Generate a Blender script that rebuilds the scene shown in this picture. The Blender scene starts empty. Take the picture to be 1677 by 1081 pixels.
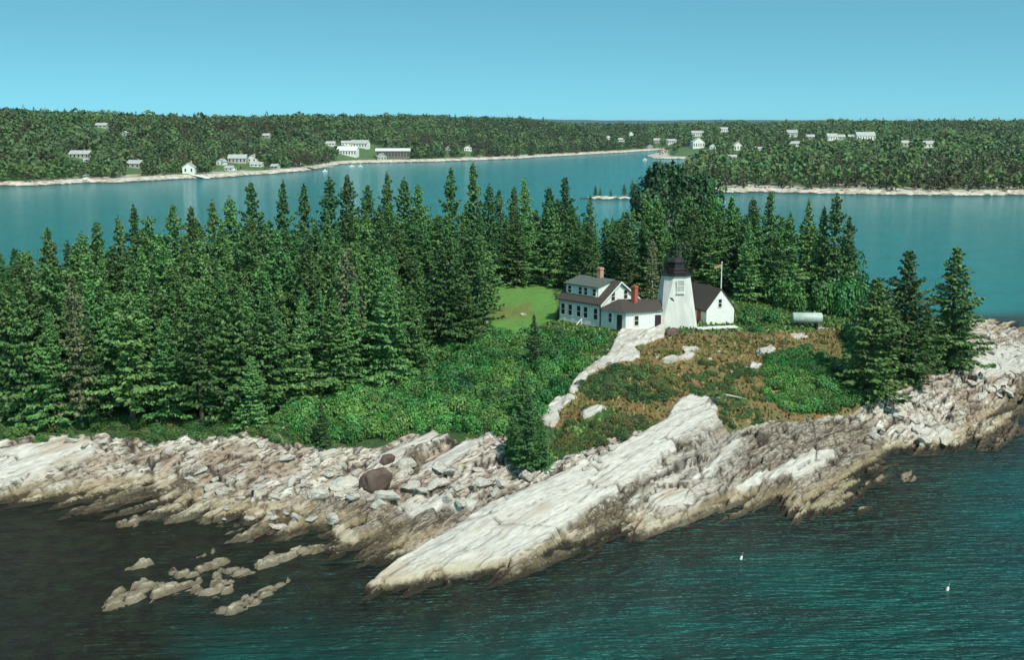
import bpy, math, random
import numpy as np
from math import radians as rad, sin, cos, pi
random.seed(7); RNG = np.random.default_rng(7)
scene = bpy.context.scene

# ------------------------------------------------------------------ camera, sky, sun, exposure
CAMZ, FPX, CX, CY, YH = 38.0, 1800.0, 838.5, 540.5, 205.0
PITCH = math.atan((CY - YH) / FPX)
cd = bpy.data.cameras.new('camera'); cam = bpy.data.objects.new('camera', cd)
scene.collection.objects.link(cam); scene.camera = cam
cam.location = (0, 0, CAMZ); cam.rotation_euler = (pi / 2 - PITCH, 0, 0)
cd.sensor_fit = 'HORIZONTAL'; cd.sensor_width = 36; cd.lens = 36 * FPX / 1677
cd.clip_start = 1; cd.clip_end = 40000

SUN_AZ, SUN_EL = rad(148), rad(50)         # azimuth clockwise from +Y (the view direction)
w = bpy.data.worlds.new('World'); scene.world = w; w.use_nodes = True
nt = w.node_tree; nt.nodes.clear()
out = nt.nodes.new('ShaderNodeOutputWorld'); bg = nt.nodes.new('ShaderNodeBackground')
sky = nt.nodes.new('ShaderNodeTexSky'); sky.sky_type = 'NISHITA'; sky.sun_disc = False
sky.sun_elevation = SUN_EL; sky.sun_rotation = SUN_AZ; sky.air_density = 1.0; sky.dust_density = 1.3; sky.ozone_density = 2.0
tc = nt.nodes.new('ShaderNodeTexCoord'); mp = nt.nodes.new('ShaderNodeMapping'); mp.vector_type = 'POINT'
mp.inputs['Scale'].default_value = (1, 1, 2.0); mp.inputs['Location'].default_value = (0, 0, 0.20)
nm = nt.nodes.new('ShaderNodeVectorMath'); nm.operation = 'NORMALIZE'
tint = nt.nodes.new('ShaderNodeMix'); tint.data_type = 'RGBA'; tint.blend_type = 'MULTIPLY'; tint.inputs[0].default_value = 1
tint.inputs[7].default_value = (0.76, 1.44, 1.16, 1)
nt.links.new(tc.outputs['Generated'], mp.inputs['Vector']); nt.links.new(mp.outputs[0], nm.inputs[0])
nt.links.new(nm.outputs[0], sky.inputs['Vector']); nt.links.new(sky.outputs[0], tint.inputs[6])
nt.links.new(tint.outputs[2], bg.inputs['Color']); bg.inputs['Strength'].default_value = 0.15
nt.links.new(bg.outputs[0], out.inputs['Surface'])
sl = bpy.data.lights.new('sun', 'SUN'); so = bpy.data.objects.new('sun', sl); scene.collection.objects.link(so)
sl.energy = 4.6; sl.angle = rad(0.5); sl.color = (1.0, 0.94, 0.86)
so.rotation_euler = (pi / 2 - SUN_EL, 0, -SUN_AZ + pi)   # lamp shines from the sun's side
scene.view_settings.view_transform = 'Standard'; scene.view_settings.look = 'None'
scene.view_settings.gamma = 1; scene.view_settings.exposure = 0.0

# ------------------------------------------------------------------ camera geometry helpers
sp_, cp_ = sin(PITCH), cos(PITCH)
def project(x, y, z):
    z = z - CAMZ; d = y * cp_ - z * sp_; u = y * sp_ + z * cp_
    return CX + FPX * x / d, CY - FPX * u / d
def P(px, py, z=0.0):
    """the point of the level plane z that the photograph shows at pixel (px, py)"""
    dx = px - CX; dy = FPX * cp_ + (CY - py) * sp_; dz = -FPX * sp_ + (CY - py) * cp_
    t = (z - CAMZ) / dz
    return np.array([dx * t, dy * t, z])

# ------------------------------------------------------------------ noise
def _h(ix, iy, s):
    n = (ix.astype(np.int64) * 374761393 + iy.astype(np.int64) * 668265263 + s * 1442695041) & 0xFFFFFFFF
    n = ((n ^ (n >> 13)) * 1274126177) & 0xFFFFFFFF
    return ((n ^ (n >> 16)) & 0xFFFFFF) / float(0xFFFFFF)
def vnoise(x, y, s=0):
    ix, iy = np.floor(x), np.floor(y); fx, fy = x - ix, y - iy
    fx = fx * fx * (3 - 2 * fx); fy = fy * fy * (3 - 2 * fy)
    a, b = _h(ix, iy, s), _h(ix + 1, iy, s); c, d = _h(ix, iy + 1, s), _h(ix + 1, iy + 1, s)
    return (a + (b - a) * fx) * (1 - fy) + (c + (d - c) * fx) * fy
def fbm(x, y, s=0, o=4):
    r = 0; a = 0.5
    for k in range(o): r = r + a * (vnoise(x, y, s + k) - 0.5) * 2; x = x * 2.03; y = y * 2.03; a *= 0.5
    return r
def worley(x, y, s=0):
    """nearest cell: random height, random tilts, offset from its centre, and edge distance"""
    ix, iy = np.floor(x), np.floor(y)
    d1 = np.full(x.shape, 9e9); d2 = np.full(x.shape, 9e9)
    r = [np.zeros(x.shape) for _ in range(5)]
    for dx in (-1, 0, 1):
        for dy in (-1, 0, 1):
            cx, cy = ix + dx, iy + dy
            qx = cx + .15 + .7 * _h(cx, cy, s); qy = cy + .15 + .7 * _h(cx, cy, s + 1)
            ax, ay = x - qx, y - qy; d = ax * ax + ay * ay
            new = d < d1
            d2 = np.where(new, d1, np.minimum(d2, d)); d1 = np.where(new, d, d1)
            for k, v in enumerate((_h(cx, cy, s + 2), _h(cx, cy, s + 3), _h(cx, cy, s + 4), ax, ay)):
                r[k] = np.where(new, v, r[k])
    return r[0], r[1] - .5, r[2] - .5, r[3], r[4], np.sqrt(d2) - np.sqrt(d1)
def sstep(a, b, x):
    t = np.clip((x - a) / (b - a), 0, 1); return t * t * (3 - 2 * t)
def inpoly(px, py, poly):
    r = np.zeros(np.shape(px), bool); n = len(poly)
    for i in range(n):
        x0, y0 = poly[i]; x1, y1 = poly[(i + 1) % n]
        if y0 == y1: continue
        c = ((y0 > py) != (y1 > py)) & (px < (x1 - x0) * (py - y0) / (y1 - y0) + x0)
        r ^= c
    return r
def polydist(px, py, poly):
    """signed distance, positive inside"""
    d = np.full(np.shape(px), 9e9); n = len(poly)
    for i in range(n):
        x0, y0 = poly[i]; x1, y1 = poly[(i + 1) % n]
        ex, ey = x1 - x0, y1 - y0; t = np.clip(((px - x0) * ex + (py - y0) * ey) / (ex * ex + ey * ey + 1e-9), 0, 1)
        d = np.minimum(d, np.hypot(px - x0 - t * ex, py - y0 - t * ey))
    return np.where(inpoly(px, py, poly), d, -d)

# ------------------------------------------------------------------ object helpers
COL = scene.collection
def tag(o, label=None, cat=None, group=None, kind=None):
    if label: o['label'] = label
    if cat: o['category'] = cat
    if group: o['group'] = group
    if kind: o['kind'] = kind
    return o
def npmesh(name, V, F, mat=None, smooth=False, attrs=None):
    V = np.asarray(V, np.float32); F = np.asarray(F, np.int32); k = F.shape[1]
    me = bpy.data.meshes.new(name)
    me.vertices.add(len(V)); me.vertices.foreach_set('co', V.ravel())
    me.loops.add(F.size); me.loops.foreach_set('vertex_index', F.ravel())
    me.polygons.add(len(F)); me.polygons.foreach_set('loop_start', np.arange(0, F.size, k, dtype=np.int32))
    me.polygons.foreach_set('loop_total', np.full(len(F), k, np.int32))
    me.update(calc_edges=True)
    if smooth: me.polygons.foreach_set('use_smooth', np.ones(len(F), bool))
    for an, arr in (attrs or {}).items():
        a = me.color_attributes.new(an, 'FLOAT_COLOR', 'POINT')
        c = np.ones((len(V), 4), np.float32); c[:, :arr.shape[1]] = arr
        a.data.foreach_set('color', c.ravel())
    if mat: me.materials.append(mat)
    return me
def link(name, me, parent=None, loc=None):
    o = bpy.data.objects.new(name, me); COL.objects.link(o)
    if parent: o.parent = parent
    if loc is not None: o.location = loc
    return o
def empty(name, loc, rz=0.0):
    o = bpy.data.objects.new(name, None); COL.objects.link(o); o.location = loc; o.rotation_euler = (0, 0, rz)
    o.empty_display_size = 0.5; return o
class MB:
    def __init__(s): s.v = []; s.f = []
    def poly(s, pts):
        n = len(s.v); s.v += [tuple(p) for p in pts]; s.f.append(tuple(range(n, n + len(pts)))); return s
    def hexa(s, b, t):
        """a solid between the bottom ring b and the top ring t (same count, counter-clockwise from above)"""
        n = len(s.v); k = len(b); s.v += [tuple(p) for p in b] + [tuple(p) for p in t]
        s.f.append(tuple(n + i for i in reversed(range(k)))); s.f.append(tuple(n + k + i for i in range(k)))
        for i in range(k): j = (i + 1) % k; s.f.append((n + i, n + j, n + k + j, n + k + i))
        return s
    def box(s, x0, x1, y0, y1, z0, z1):
        return s.hexa([(x0, y0, z0), (x1, y0, z0), (x1, y1, z0), (x0, y1, z0)], [(x0, y0, z1), (x1, y0, z1), (x1, y1, z1), (x0, y1, z1)])
    def ring(s, rings):
        """loft: list of (x, y, z, r) or with sides; closed ends"""
        return s
    def tube(s, pts, rs, n=7):
        pts = [np.array(p, float) for p in pts]; base = len(s.v)
        for i, p in enumerate(pts):
            d = pts[min(i + 1, len(pts) - 1)] - pts[max(i - 1, 0)]; d = d / (np.linalg.norm(d) + 1e-9)
            a = np.cross(d, (0, 0, 1) if abs(d[2]) < .9 else (1, 0, 0)); a /= np.linalg.norm(a); b = np.cross(d, a)
            for k in range(n):
                t = 2 * pi * k / n; s.v.append(tuple(p + rs[i] * (cos(t) * a + sin(t) * b)))
        for i in range(len(pts) - 1):
            for k in range(n):
                j = (k + 1) % n; s.f.append((base + i * n + k, base + i * n + j, base + (i + 1) * n + j, base + (i + 1) * n + k))
        s.f.append(tuple(base + k for k in reversed(range(n)))); m = base + (len(pts) - 1) * n
        s.f.append(tuple(m + k for k in range(n))); return s
    def build(s, name, mat, parent=None, loc=None, smooth=False):
        me = bpy.data.meshes.new(name); me.from_pydata(s.v, [], s.f); me.validate(); me.update()
        import bmesh
        bm = bmesh.new(); bm.from_mesh(me); bmesh.ops.recalc_face_normals(bm, faces=bm.faces); bm.to_mesh(me); bm.free()
        if smooth: me.polygons.foreach_set('use_smooth', np.ones(len(me.polygons), bool))
        me.materials.append(mat); return link(name, me, parent, loc)

# ------------------------------------------------------------------ materials
def newmat(name):
    m = bpy.data.materials.new(name); m.use_nodes = True; t = m.node_tree
    return m, t, t.nodes['Principled BSDF']
def N(t, kind, **kw):
    n = t.nodes.new(kind)
    for k, v in kw.items():
        if k in n.inputs: n.inputs[k].default_value = v
        else: setattr(n, k, v)
    return n
def L(t, a, b): t.links.new(a, b)
def rgb(c): return (c[0], c[1], c[2], 1)
def mixc(t, fac, a, b, mode='MIX'):
    n = t.nodes.new('ShaderNodeMix'); n.data_type = 'RGBA'; n.blend_type = mode
    if isinstance(fac, (int, float)): n.inputs[0].default_value = fac
    else: L(t, fac, n.inputs[0])
    for i, v in ((6, a), (7, b)):
        if isinstance(v, tuple): n.inputs[i].default_value = rgb(v)
        else: L(t, v, n.inputs[i])
    return n.outputs[2]
def ramp(t, src, a, b):
    n = t.nodes.new('ShaderNodeMapRange'); n.interpolation_type = 'SMOOTHSTEP'
    n.inputs[1].default_value = a; n.inputs[2].default_value = b; L(t, src, n.inputs[0]); return n.outputs[0]
def noise(t, vec, scale, detail=5, rough=.6):
    n = N(t, 'ShaderNodeTexNoise', Scale=scale, Detail=detail, Roughness=rough); L(t, vec, n.inputs['Vector']); return n.outputs['Fac']
def coords(t, kind='Object', scale=(1, 1, 1), rz=0.0):
    c = t.nodes.new('ShaderNodeTexCoord'); m = t.nodes.new('ShaderNodeMapping')
    m.inputs['Scale'].default_value = scale; m.inputs['Rotation'].default_value = (0, 0, rz)
    L(t, c.outputs[kind], m.inputs['Vector']); return m.outputs[0]
def mathn(t, op, a, b=None):
    n = t.nodes.new('ShaderNodeMath'); n.operation = op
    for i, v in enumerate((a, b)):
        if v is None: continue
        if isinstance(v, (int, float)): n.inputs[i].default_value = v
        else: L(t, v, n.inputs[i])
    return n.outputs[0]
def bump(t, b, h, strength=.5, dist=.1):
    n = N(t, 'ShaderNodeBump', Strength=strength, Distance=dist); L(t, h, n.inputs['Height']); L(t, n.outputs[0], b.inputs['Normal'])
def attr(t, name):
    a = t.nodes.new('ShaderNodeAttribute'); a.attribute_name = name; s = t.nodes.new('ShaderNodeSeparateColor'); L(t, a.outputs['Color'], s.inputs[0])
    return a.outputs['Color'], s.outputs
def simple(name, c, c2=None, sc=3.0, rough=.8, bmp=.0, stretch=(1, 1, 1), spec=.3):
    m, t, b = newmat(name); v = coords(t, 'Object', stretch); n = noise(t, v, sc)
    c2 = c2 or tuple(x * .7 for x in c)
    L(t, mixc(t, ramp(t, n, .35, .7), c, c2), b.inputs['Base Color']); b.inputs['Roughness'].default_value = rough
    b.inputs['Specular IOR Level'].default_value = spec
    if bmp: bump(t, b, n, bmp, .05)
    return m
def leafmat(name, a, b_, rnd=.5, rough=.55, useattr=False):
    m, t, b = newmat(name); v = coords(t, 'Object'); n = noise(t, v, .9, 3)
    n2 = noise(t, v, 6.0, 2)
    col = mixc(t, ramp(t, n, .35, .65), a, b_)
    col = mixc(t, ramp(t, n2, .3, .75), mixc(t, .5, col, tuple(x * .55 for x in a)), col)
    if useattr:
        c, s = attr(t, 'tint'); col = mixc(t, 1.0, col, c, 'MULTIPLY')
    else:
        oi = t.nodes.new('ShaderNodeObjectInfo')
        hs = t.nodes.new('ShaderNodeHueSaturation'); L(t, col, hs.inputs['Color'])
        L(t, mathn(t, 'ADD', mathn(t, 'MULTIPLY', oi.outputs['Random'], .045), .465), hs.inputs['Hue'])
        r2 = mathn(t, 'FRACT', mathn(t, 'MULTIPLY', oi.outputs['Random'], 17.3))
        L(t, mathn(t, 'ADD', mathn(t, 'MULTIPLY', r2, rnd), 1 - rnd / 2), hs.inputs['Value']); col = hs.outputs[0]
    L(t, col, b.inputs['Base Color']); b.inputs['Roughness'].default_value = rough; b.inputs['Specular IOR Level'].default_value = .35
    return m
M = {}
M['spruce'] = leafmat('spruce_needles', (.094, .218, .062), (.050, .125, .038), 1.0)
M['deadneedle'] = leafmat('dying_needles', (.13, .17, .08), (.12, .13, .06), .3)
M['leaf'] = leafmat('broad_leaves', (.05, .19, .045), (.035, .13, .035), .4)
M['darkleaf'] = leafmat('dark_leaves', (.03, .085, .03), (.025, .06, .025), .3)
M['brush'] = leafmat('brush_leaves', (.085, .235, .06), (.05, .15, .045), useattr=True)
M['farleaf'] = leafmat('far_leaves', (.050, .112, .036), (.058, .068, .030), useattr=True, rough=.7)
M['bark'] = simple('bark', (.12, .09, .07), (.06, .045, .04), 6, .95, .4, (1, 1, .2))
M['palebark'] = simple('pale_bark', (.42, .38, .32), (.25, .2, .16), 6, .9, .3, (1, 1, .2))
M['white'] = simple('white_paint', (.72, .72, .68), (.62, .62, .58), 2, .6, .05)
M['tower'] = simple('white_plaster', (.60, .58, .545), (.50, .475, .44), 1.1, .7, .1, (1, 1, .35))
M['roof'] = simple('brown_shingles', (.048, .040, .034), (.075, .06, .05), 5, .9, .3, (1, 1, 4))
M['roofgreen'] = simple('weathered_shingles', (.10, .125, .105), (.07, .075, .065), 3, .9, .3)
M['glass'] = simple('window_glass', (.03, .018, .022), (.045, .03, .035), 3, .12, 0, spec=.6)
M['brick'] = simple('red_brick', (.42, .10, .06), (.28, .07, .05), 8, .9, .2, (1, 1, 3))
M['tanbrick'] = simple('tan_brick', (.50, .27, .19), (.35, .18, .13), 8, .9, .2, (1, 1, 3))
M['black'] = simple('black_iron', (.018, .012, .012), (.03, .02, .02), 3, .5, 0)
M['stone'] = simple('foundation_stone', (.16, .13, .11), (.08, .06, .055), 4, .95, .5)
M['trim'] = simple('dark_trim', (.06, .07, .05), None, 3, .7)
M['tank'] = simple('tank_paint', (.40, .47, .41), (.30, .36, .32), 1.5, .45, .05)
M['wood'] = simple('grey_wood', (.45, .42, .36), (.28, .25, .2), 6, .9, .2, (1, 1, 1))
M['farroof'] = simple('grey_roof', (.42, .43, .42), (.28, .28, .27), 1, .9)
M['darkwall'] = simple('dark_wall', (.15, .145, .12), None, 1, .9)
M['greywall'] = simple('grey_wall', (.42, .42, .38), None, 1, .9)

STRIKE = np.array([.66, .75]); STRIKE /= np.linalg.norm(STRIKE); ACROSS = np.array([STRIKE[1], -STRIKE[0]])
STR_ANG = math.atan2(STRIKE[1], STRIKE[0])
def rockmat(name, useattr=True):
    m, t, b = newmat(name)
    v0 = coords(t, 'Object'); vs = coords(t, 'Object', (.14, 1.1, 1.0)) # strike-aligned stretch
    mp0 = t.nodes.new('ShaderNodeMapping'); mp0.inputs['Rotation'].default_value = (0, 0, -STR_ANG)
    c = t.nodes.new('ShaderNodeTexCoord'); L(t, c.outputs['Object'], mp0.inputs['Vector'])
    mp1 = t.nodes.new('ShaderNodeMapping'); mp1.inputs['Scale'].default_value = (.16, 1.0, 1.0); L(t, mp0.outputs[0], mp1.inputs['Vector'])
    band = noise(t, mp1.outputs[0], 1.1, 8, .65); big = noise(t, mp0.outputs[0], .10, 3); fine = noise(t, mp1.outputs[0], 4.0, 6, .7)
    speck = noise(t, v0, 3.0, 6, .7)
    col = mixc(t, ramp(t, band, .40, .60), (.40, .325, .255), (.66, .595, .52))
    rust = mixc(t, ramp(t, fine, .4, .6), (.20, .105, .06), (.40, .29, .20))
    col = mixc(t, mathn(t, 'MULTIPLY', ramp(t, big, .50, .64), .65), col, rust)
    if useattr:
        ca, s = attr(t, 'zone'); cw, sw = attr(t, 'lawn_joint_patch')
        layered = mixc(t, ramp(t, fine, .455, .53), (.075, .052, .038), (.37, .31, .24))
        col = mixc(t, mathn(t, 'MULTIPLY', sw[2], ramp(t, big, .30, .42)), col, layered)
        col = mixc(t, mathn(t, 'MULTIPLY', ramp(t, fine, .545, .59), .85), col, (.065, .043, .03))
        pale = mixc(t, ramp(t, fine, .34, .62), (.36, .32, .28), (.53, .49, .44))
        pale = mixc(t, mathn(t, 'MULTIPLY', ramp(t, noise(t, mp1.outputs[0], .5, 5), .52, .66), .6), pale, (.34, .25, .17))
        wf = mathn(t, 'MINIMUM', mathn(t, 'MULTIPLY', s[1], mathn(t, 'ADD', ramp(t, speck, .28, .42), .5)), 1)
        col = mixc(t, wf, col, pale)
        col = mixc(t, mathn(t, 'MULTIPLY', sw[1], ramp(t, speck, .25, .42)), col, (.038, .026, .020))  # cracks and joints darkened in the rock colour itself
        ge = t.nodes.new('ShaderNodeNewGeometry'); sx = t.nodes.new('ShaderNodeSeparateXYZ'); L(t, ge.outputs['Position'], sx.inputs[0])
        zz = mathn(t, 'ADD', sx.outputs['Z'], mathn(t, 'MULTIPLY', mathn(t, 'SUBTRACT', speck, .5), 1.2))
        # lichen-free crusts above, ochre rock at the splash line, black algae in the tidal band
        col = mixc(t, mathn(t, 'MULTIPLY', mathn(t, 'SUBTRACT', 1, ramp(t, zz, .7, 1.6)), .55), col, (.34, .26, .14))
        alg = mathn(t, 'MULTIPLY', mathn(t, 'SUBTRACT', 1, ramp(t, zz, .30, .75)), mathn(t, 'SUBTRACT', 1, mathn(t, 'MULTIPLY', s[1], .75)))
        col = mixc(t, alg, col, (.028, .022, .014))
        cq, sq = attr(t, 'weed_dark'); col = mixc(t, mathn(t, 'MULTIPLY', sq[0], mathn(t, 'MULTIPLY', ramp(t, speck, .34, .52), .9)), col, mixc(t, ramp(t, fine, .4, .6), (.040, .028, .020), (.11, .085, .05)))
        # vegetation
        g1 = noise(t, v0, .35, 5, .65); g2 = noise(t, v0, 2.2, 6, .75)
        heath = mixc(t, ramp(t, g1, .38, .56), (.225, .115, .05), (.14, .125, .045))
        heath = mixc(t, ramp(t, g2, .45, .7), heath, (.22, .17, .08))
        green = mixc(t, ramp(t, g2, .35, .65), (.03, .06, .02), (.05, .10, .03))
        green = mixc(t, mathn(t, 'MULTIPLY', ramp(t, g1, .5, .65), .6), green, (.16, .16, .05))
        green = mixc(t, sw[0], green, mixc(t, ramp(t, g2, .3, .7), (.09, .21, .04), (.14, .27, .06)))
        veg = mixc(t, s[2], green, heath)
        rk = ramp(t, mathn(t, 'ADD', s[0], mathn(t, 'MULTIPLY', mathn(t, 'SUBTRACT', g2, .5), .9)), .42, .58)
        col = mixc(t, rk, veg, col)
    else:
        oi = t.nodes.new('ShaderNodeObjectInfo')
        col = mixc(t, ramp(t, speck, .4, .6), mixc(t, oi.outputs['Random'], (.40, .33, .27), (.50, .45, .39)), mixc(t, oi.outputs['Random'], (.60, .56, .50), (.50, .45, .40)))
    L(t, col, b.inputs['Base Color']); b.inputs['Roughness'].default_value = .85; b.inputs['Specular IOR Level'].default_value = .25
    h = mathn(t, 'ADD', mathn(t, 'MULTIPLY', fine, .7), mathn(t, 'MULTIPLY', speck, .5))
    if useattr: h = mathn(t, 'MULTIPLY', h, mathn(t, 'SUBTRACT', 1, mathn(t, 'MULTIPLY', s[1], .72)))
    bump(t, b, h, 1.0, .3)
    return m
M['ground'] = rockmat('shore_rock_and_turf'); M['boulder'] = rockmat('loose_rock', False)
M['darkboulder'] = simple('brown_boulder_rock', (.13, .085, .065), (.085, .055, .045), 1.5, .9, .5)

# ------------------------------------------------------------------ ISLAND TERRAIN
near_line = [(-260,850),(-120,845),(0,832),(80,833),(150,845),(215,815),(260,800),(300,850),(375,872),(430,885),(480,880),(530,876),(560,912),
    (600,900),(585,940),(622,975),(680,962),(740,950),(800,950),(850,942),(900,926),(950,902),(1000,880),(1040,878),(1100,862),(1160,856),(1190,838),(1235,822),
    (1300,850),(1370,856),(1420,832),(1442,782),(1455,742),(1510,745),(1575,742),(1612,738),(1640,722),(1680,705),(1800,675)]
shore = [tuple(P(a, b, 0)[:2]) for a, b in near_line]
shore += [(122,205),(95,212),(77,212),(70,226),(78,262),(52,285),(20,292),(-8,285),(-30,262),(-50,235),(-68,205),(-84,182),(-98,160),(-104,135),(-98,112)]
ctl = [(50,712,3.6),(200,712,3.6),(350,714,3.6),(500,722,3.6),(600,735,3.5),(700,712,4.2),(820,712,4.8),(870,745,4.0),(950,738,4.6),(1000,690,6),(950,610,7.8),
    (1000,560,9.2),(1050,540,10.3),(1110,545,10.0),(983,537,9.75),(917,525,9.8),(1024,544,9.5),(1203,533,9.9),(1320,536,9.8),(1100,600,8.6),(1250,600,8.0),(1350,600,7.2),
    (1400,640,6),(1350,680,4.6),(1450,660,4.0),(1250,690,4.8),(1500,612,5),(1590,600,3.8),(1640,590,2.4),(1680,575,2),(1550,680,2.1),(1500,700,1.9),(1620,660,1.2),(1400,740,2),(1300,760,2.6),
    (1200,760,3.2),(1350,820,1.0),(1100,820,2),(1050,850,.9),(1170,650,6.2),(1090,700,5.2),(1000,760,4.0),(900,820,2.8),(800,870,1.8),(700,925,.9),
    (850,490,10),(800,480,10),(880,475,10),(850,550,8.3),(700,620,6.5),(500,640,5),(750,680,4.9),(600,790,2.5),(500,800,2),(400,800,1.6),(300,780,1.8),(200,770,2.0),(100,775,1.7),
    (30,765,2.2),(650,840,1.5),(600,880,.8),(-150,740,3)]
cpts = [(*P(a, b, z)[:2], z) for a, b, z in ctl]
cpts += [(-45,150,6),(-30,180,8),(0,225,9),(35,240,7),(55,190,8),(-10,190,10),(20,200,10),(-60,170,5.5),(-80,150,4),(15,260,6),(60,215,5),(75,185,3.2)]
sp = np.array(shore); nxt = np.roll(sp, -1, 0); prv = np.roll(sp, 1, 0)
tan = nxt - prv; tan /= np.linalg.norm(tan, axis=1)[:, None]; nor = np.stack([tan[:, 1], -tan[:, 0]], 1)
if not inpoly(np.array([sp[0, 0] - nor[0, 0]]), np.array([sp[0, 1] - nor[0, 1]]), shore)[0]: nor = -nor
outp = sp + nor * 14
keep = polydist(outp[:, 0], outp[:, 1], shore) < -9
allp = np.array([(x, y, 0.0) for x, y in shore] + [(x, y, -4.0) for x, y in outp[keep]] + cpts)
mid = (sp + nxt) / 2; allp = np.vstack([allp, np.c_[mid, np.zeros(len(mid))]])
def _phi(r): return r
D = np.hypot(allp[:, None, 0] - allp[None, :, 0], allp[:, None, 1] - allp[None, :, 1])
A = _phi(D) - np.eye(len(allp)) * 1.2
n_ = len(allp); K = np.zeros((n_ + 3, n_ + 3)); K[:n_, :n_] = A; K[:n_, n_] = 1; K[:n_, n_+1:] = allp[:, :2]; K[n_, :n_] = 1; K[n_+1:, :n_] = allp[:, :2].T
sol = np.linalg.solve(K, np.r_[allp[:, 2], 0, 0, 0])
def rbf(x, y):
    r = sol[n_] + sol[n_+1] * x + sol[n_+2] * y
    for i in range(n_): r = r + sol[i] * _phi(np.hypot(x - allp[i, 0], y - allp[i, 1]))
    return r
gu = np.r_[np.arange(-30, 36, 1.2), np.arange(36, 196, .30), np.arange(196, 330, 1.2)]; gv = np.r_[np.arange(-300, -128, 1.2), np.arange(-128, -34, .135), np.arange(-34, 25, .8)]   # the grid runs along the strike of the rock
cgx = np.arange(-116, 128, 2.0); cgy = np.arange(70, 310, 2.0)
CG = rbf(*np.meshgrid(cgx, cgy))
def bil(G, xs, ys, x, y):
    fx = np.clip(np.interp(x, xs, np.arange(len(xs))), 0, len(xs) - 1.001); fy = np.clip(np.interp(y, ys, np.arange(len(ys))), 0, len(ys) - 1.001)
    ix, iy = fx.astype(int), fy.astype(int); fx -= ix; fy -= iy
    return (G[iy, ix] * (1 - fx) + G[iy, ix + 1] * fx) * (1 - fy) + (G[iy + 1, ix] * (1 - fx) + G[iy + 1, ix + 1] * fx) * fy
UG, VG = np.meshgrid(gu, gv); X = UG * STRIKE[0] + VG * ACROSS[0]; Y = UG * STRIKE[1] + VG * ACROSS[1]; Zb = bil(CG, cgx, cgy, X, Y)
Zb = np.where((X < -114) | (X > 126) | (Y < 72) | (Y > 308), -4.0, Zb)
def samp(G, x, y): x = np.asarray(x, float); y = np.asarray(y, float); return bil(G, gu, gv, x * STRIKE[0] + y * STRIKE[1], x * ACROSS[0] + y * ACROSS[1])
WX = X + .6 * fbm(X * .10, Y * .10, 50); WY = Y + .6 * fbm(X * .10, Y * .10, 60)
PX, PY = project(X, Y, Zb)
jx = 9 * fbm(X * .35, Y * .35, 11); jy = 7 * fbm(X * .35, Y * .35, 21)
QX, QY = PX + jx, PY + jy
near = Y < 196
# vegetated ground, outlined where the turf, brush and wood stop
veg_poly = [(-300,712),(0,716),(60,722),(110,712),(180,712),(260,722),(330,716),(400,712),(450,712),(480,728),(540,735),(620,728),(660,716),(715,708),(740,722),(790,712),(815,700),(830,712),
    (822,742),(860,765),(900,762),(940,745),(1000,728),(1060,705),(1090,690),(1110,665),(1150,645),(1195,650),(1170,680),(1190,705),(1250,690),(1330,690),(1400,672),(1425,655),(1480,640),(1530,615),(1590,600),(1588,570),(1570,535),(1560,490),(1500,430),(1500,200),(-300,200)]
veg = sstep(-5, 5, polydist(QX, QY, veg_poly))
# bare rock showing through the turf above the shore
outcrops = [[(1000,575),(1012,552),(1040,538),(1062,533),(1082,536),(1090,545),(1088,556),(1070,562),(1050,566),(1035,572),(1048,580),(1046,590),(1020,594),(1000,600),(975,612),(960,618),(972,600),(990,592)],
    [(948,618),(968,606),(990,602),(964,622),(952,640),(938,650),(932,642)],[(885,690),(905,662),(918,645),(930,650),(945,655),(925,668),(912,680),(915,695),(905,708),(893,705)],
    [(1238,575),(1250,570),(1272,574),(1270,582),(1255,586),(1240,586)],[(1085,588),(1100,582),(1122,584),(1140,582),(1130,592),(1105,596),(1090,596)],
    [(1115,570),(1140,568),(1145,576),(1120,578)],[(950,685),(975,672),(1000,670),(985,682),(960,692)],[(1290,550),(1310,547),(1322,552),(1305,557)],
    [(1325,535),(1345,536),(1360,540),(1340,541)],[(1460,560),(1475,585),(1465,590),(1455,575)],[(1225,600),(1250,600),(1245,610),(1228,608)]]
oc = np.zeros(X.shape)
for p in outcrops: oc = np.maximum(oc, sstep(-2.5, 2.5, polydist(QX * .5 + PX * .5, QY * .5 + PY * .5, p)))
# the smooth pale slabs of the shore
slabs = [([(600,975),(650,930),(690,905),(745,870),(800,830),(850,812),(905,790),(960,768),(1010,745),(1055,715),(1092,690),(1110,665),(1150,645),(1190,655),(1175,685),(1150,715),(1110,730),(1080,755),(1060,785),(1025,795),(1000,820),(960,845),(925,875),(880,905),(840,925),(780,940),(720,950),(660,965)], 1.0),
    ([(0,742),(60,735),(120,728),(165,735),(150,752),(100,768),(60,785),(0,808),(-120,840),(-200,800),(-100,760)], .8),
    ([(690,765),(720,745),(760,722),(800,702),(816,698),(790,722),(765,745),(735,768),(705,778)], .5),
    ([(605,765),(650,735),(700,712),(722,715),(690,740),(655,762),(640,775)], .5),
    ([(1205,800),(1240,778),(1290,762),(1330,742),(1365,738),(1368,750),(1330,768),(1280,785),(1240,798),(1215,808)], .5),
    ([(1130,790),(1160,765),(1190,735),(1212,722),(1205,742),(1175,768),(1150,788)], .5),
    ([(1060,815),(1090,800),(1130,800),(1125,825),(1140,835),(1100,840),(1070,835)], .4),
    ([(1480,700),(1520,690),(1560,710),(1565,725),(1530,728),(1495,715)], .4),
    ([(1590,585),(1640,570),(1700,568),(1700,600),(1640,620),(1600,625)], .3),
    ([(540,862),(575,865),(590,890),(565,900)], .4),
    ([(640,835),(690,815),(740,815),(790,820),(780,830),(720,835),(670,850)], .4)]
slab = np.zeros(X.shape); lift = np.zeros(X.shape)
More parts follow.
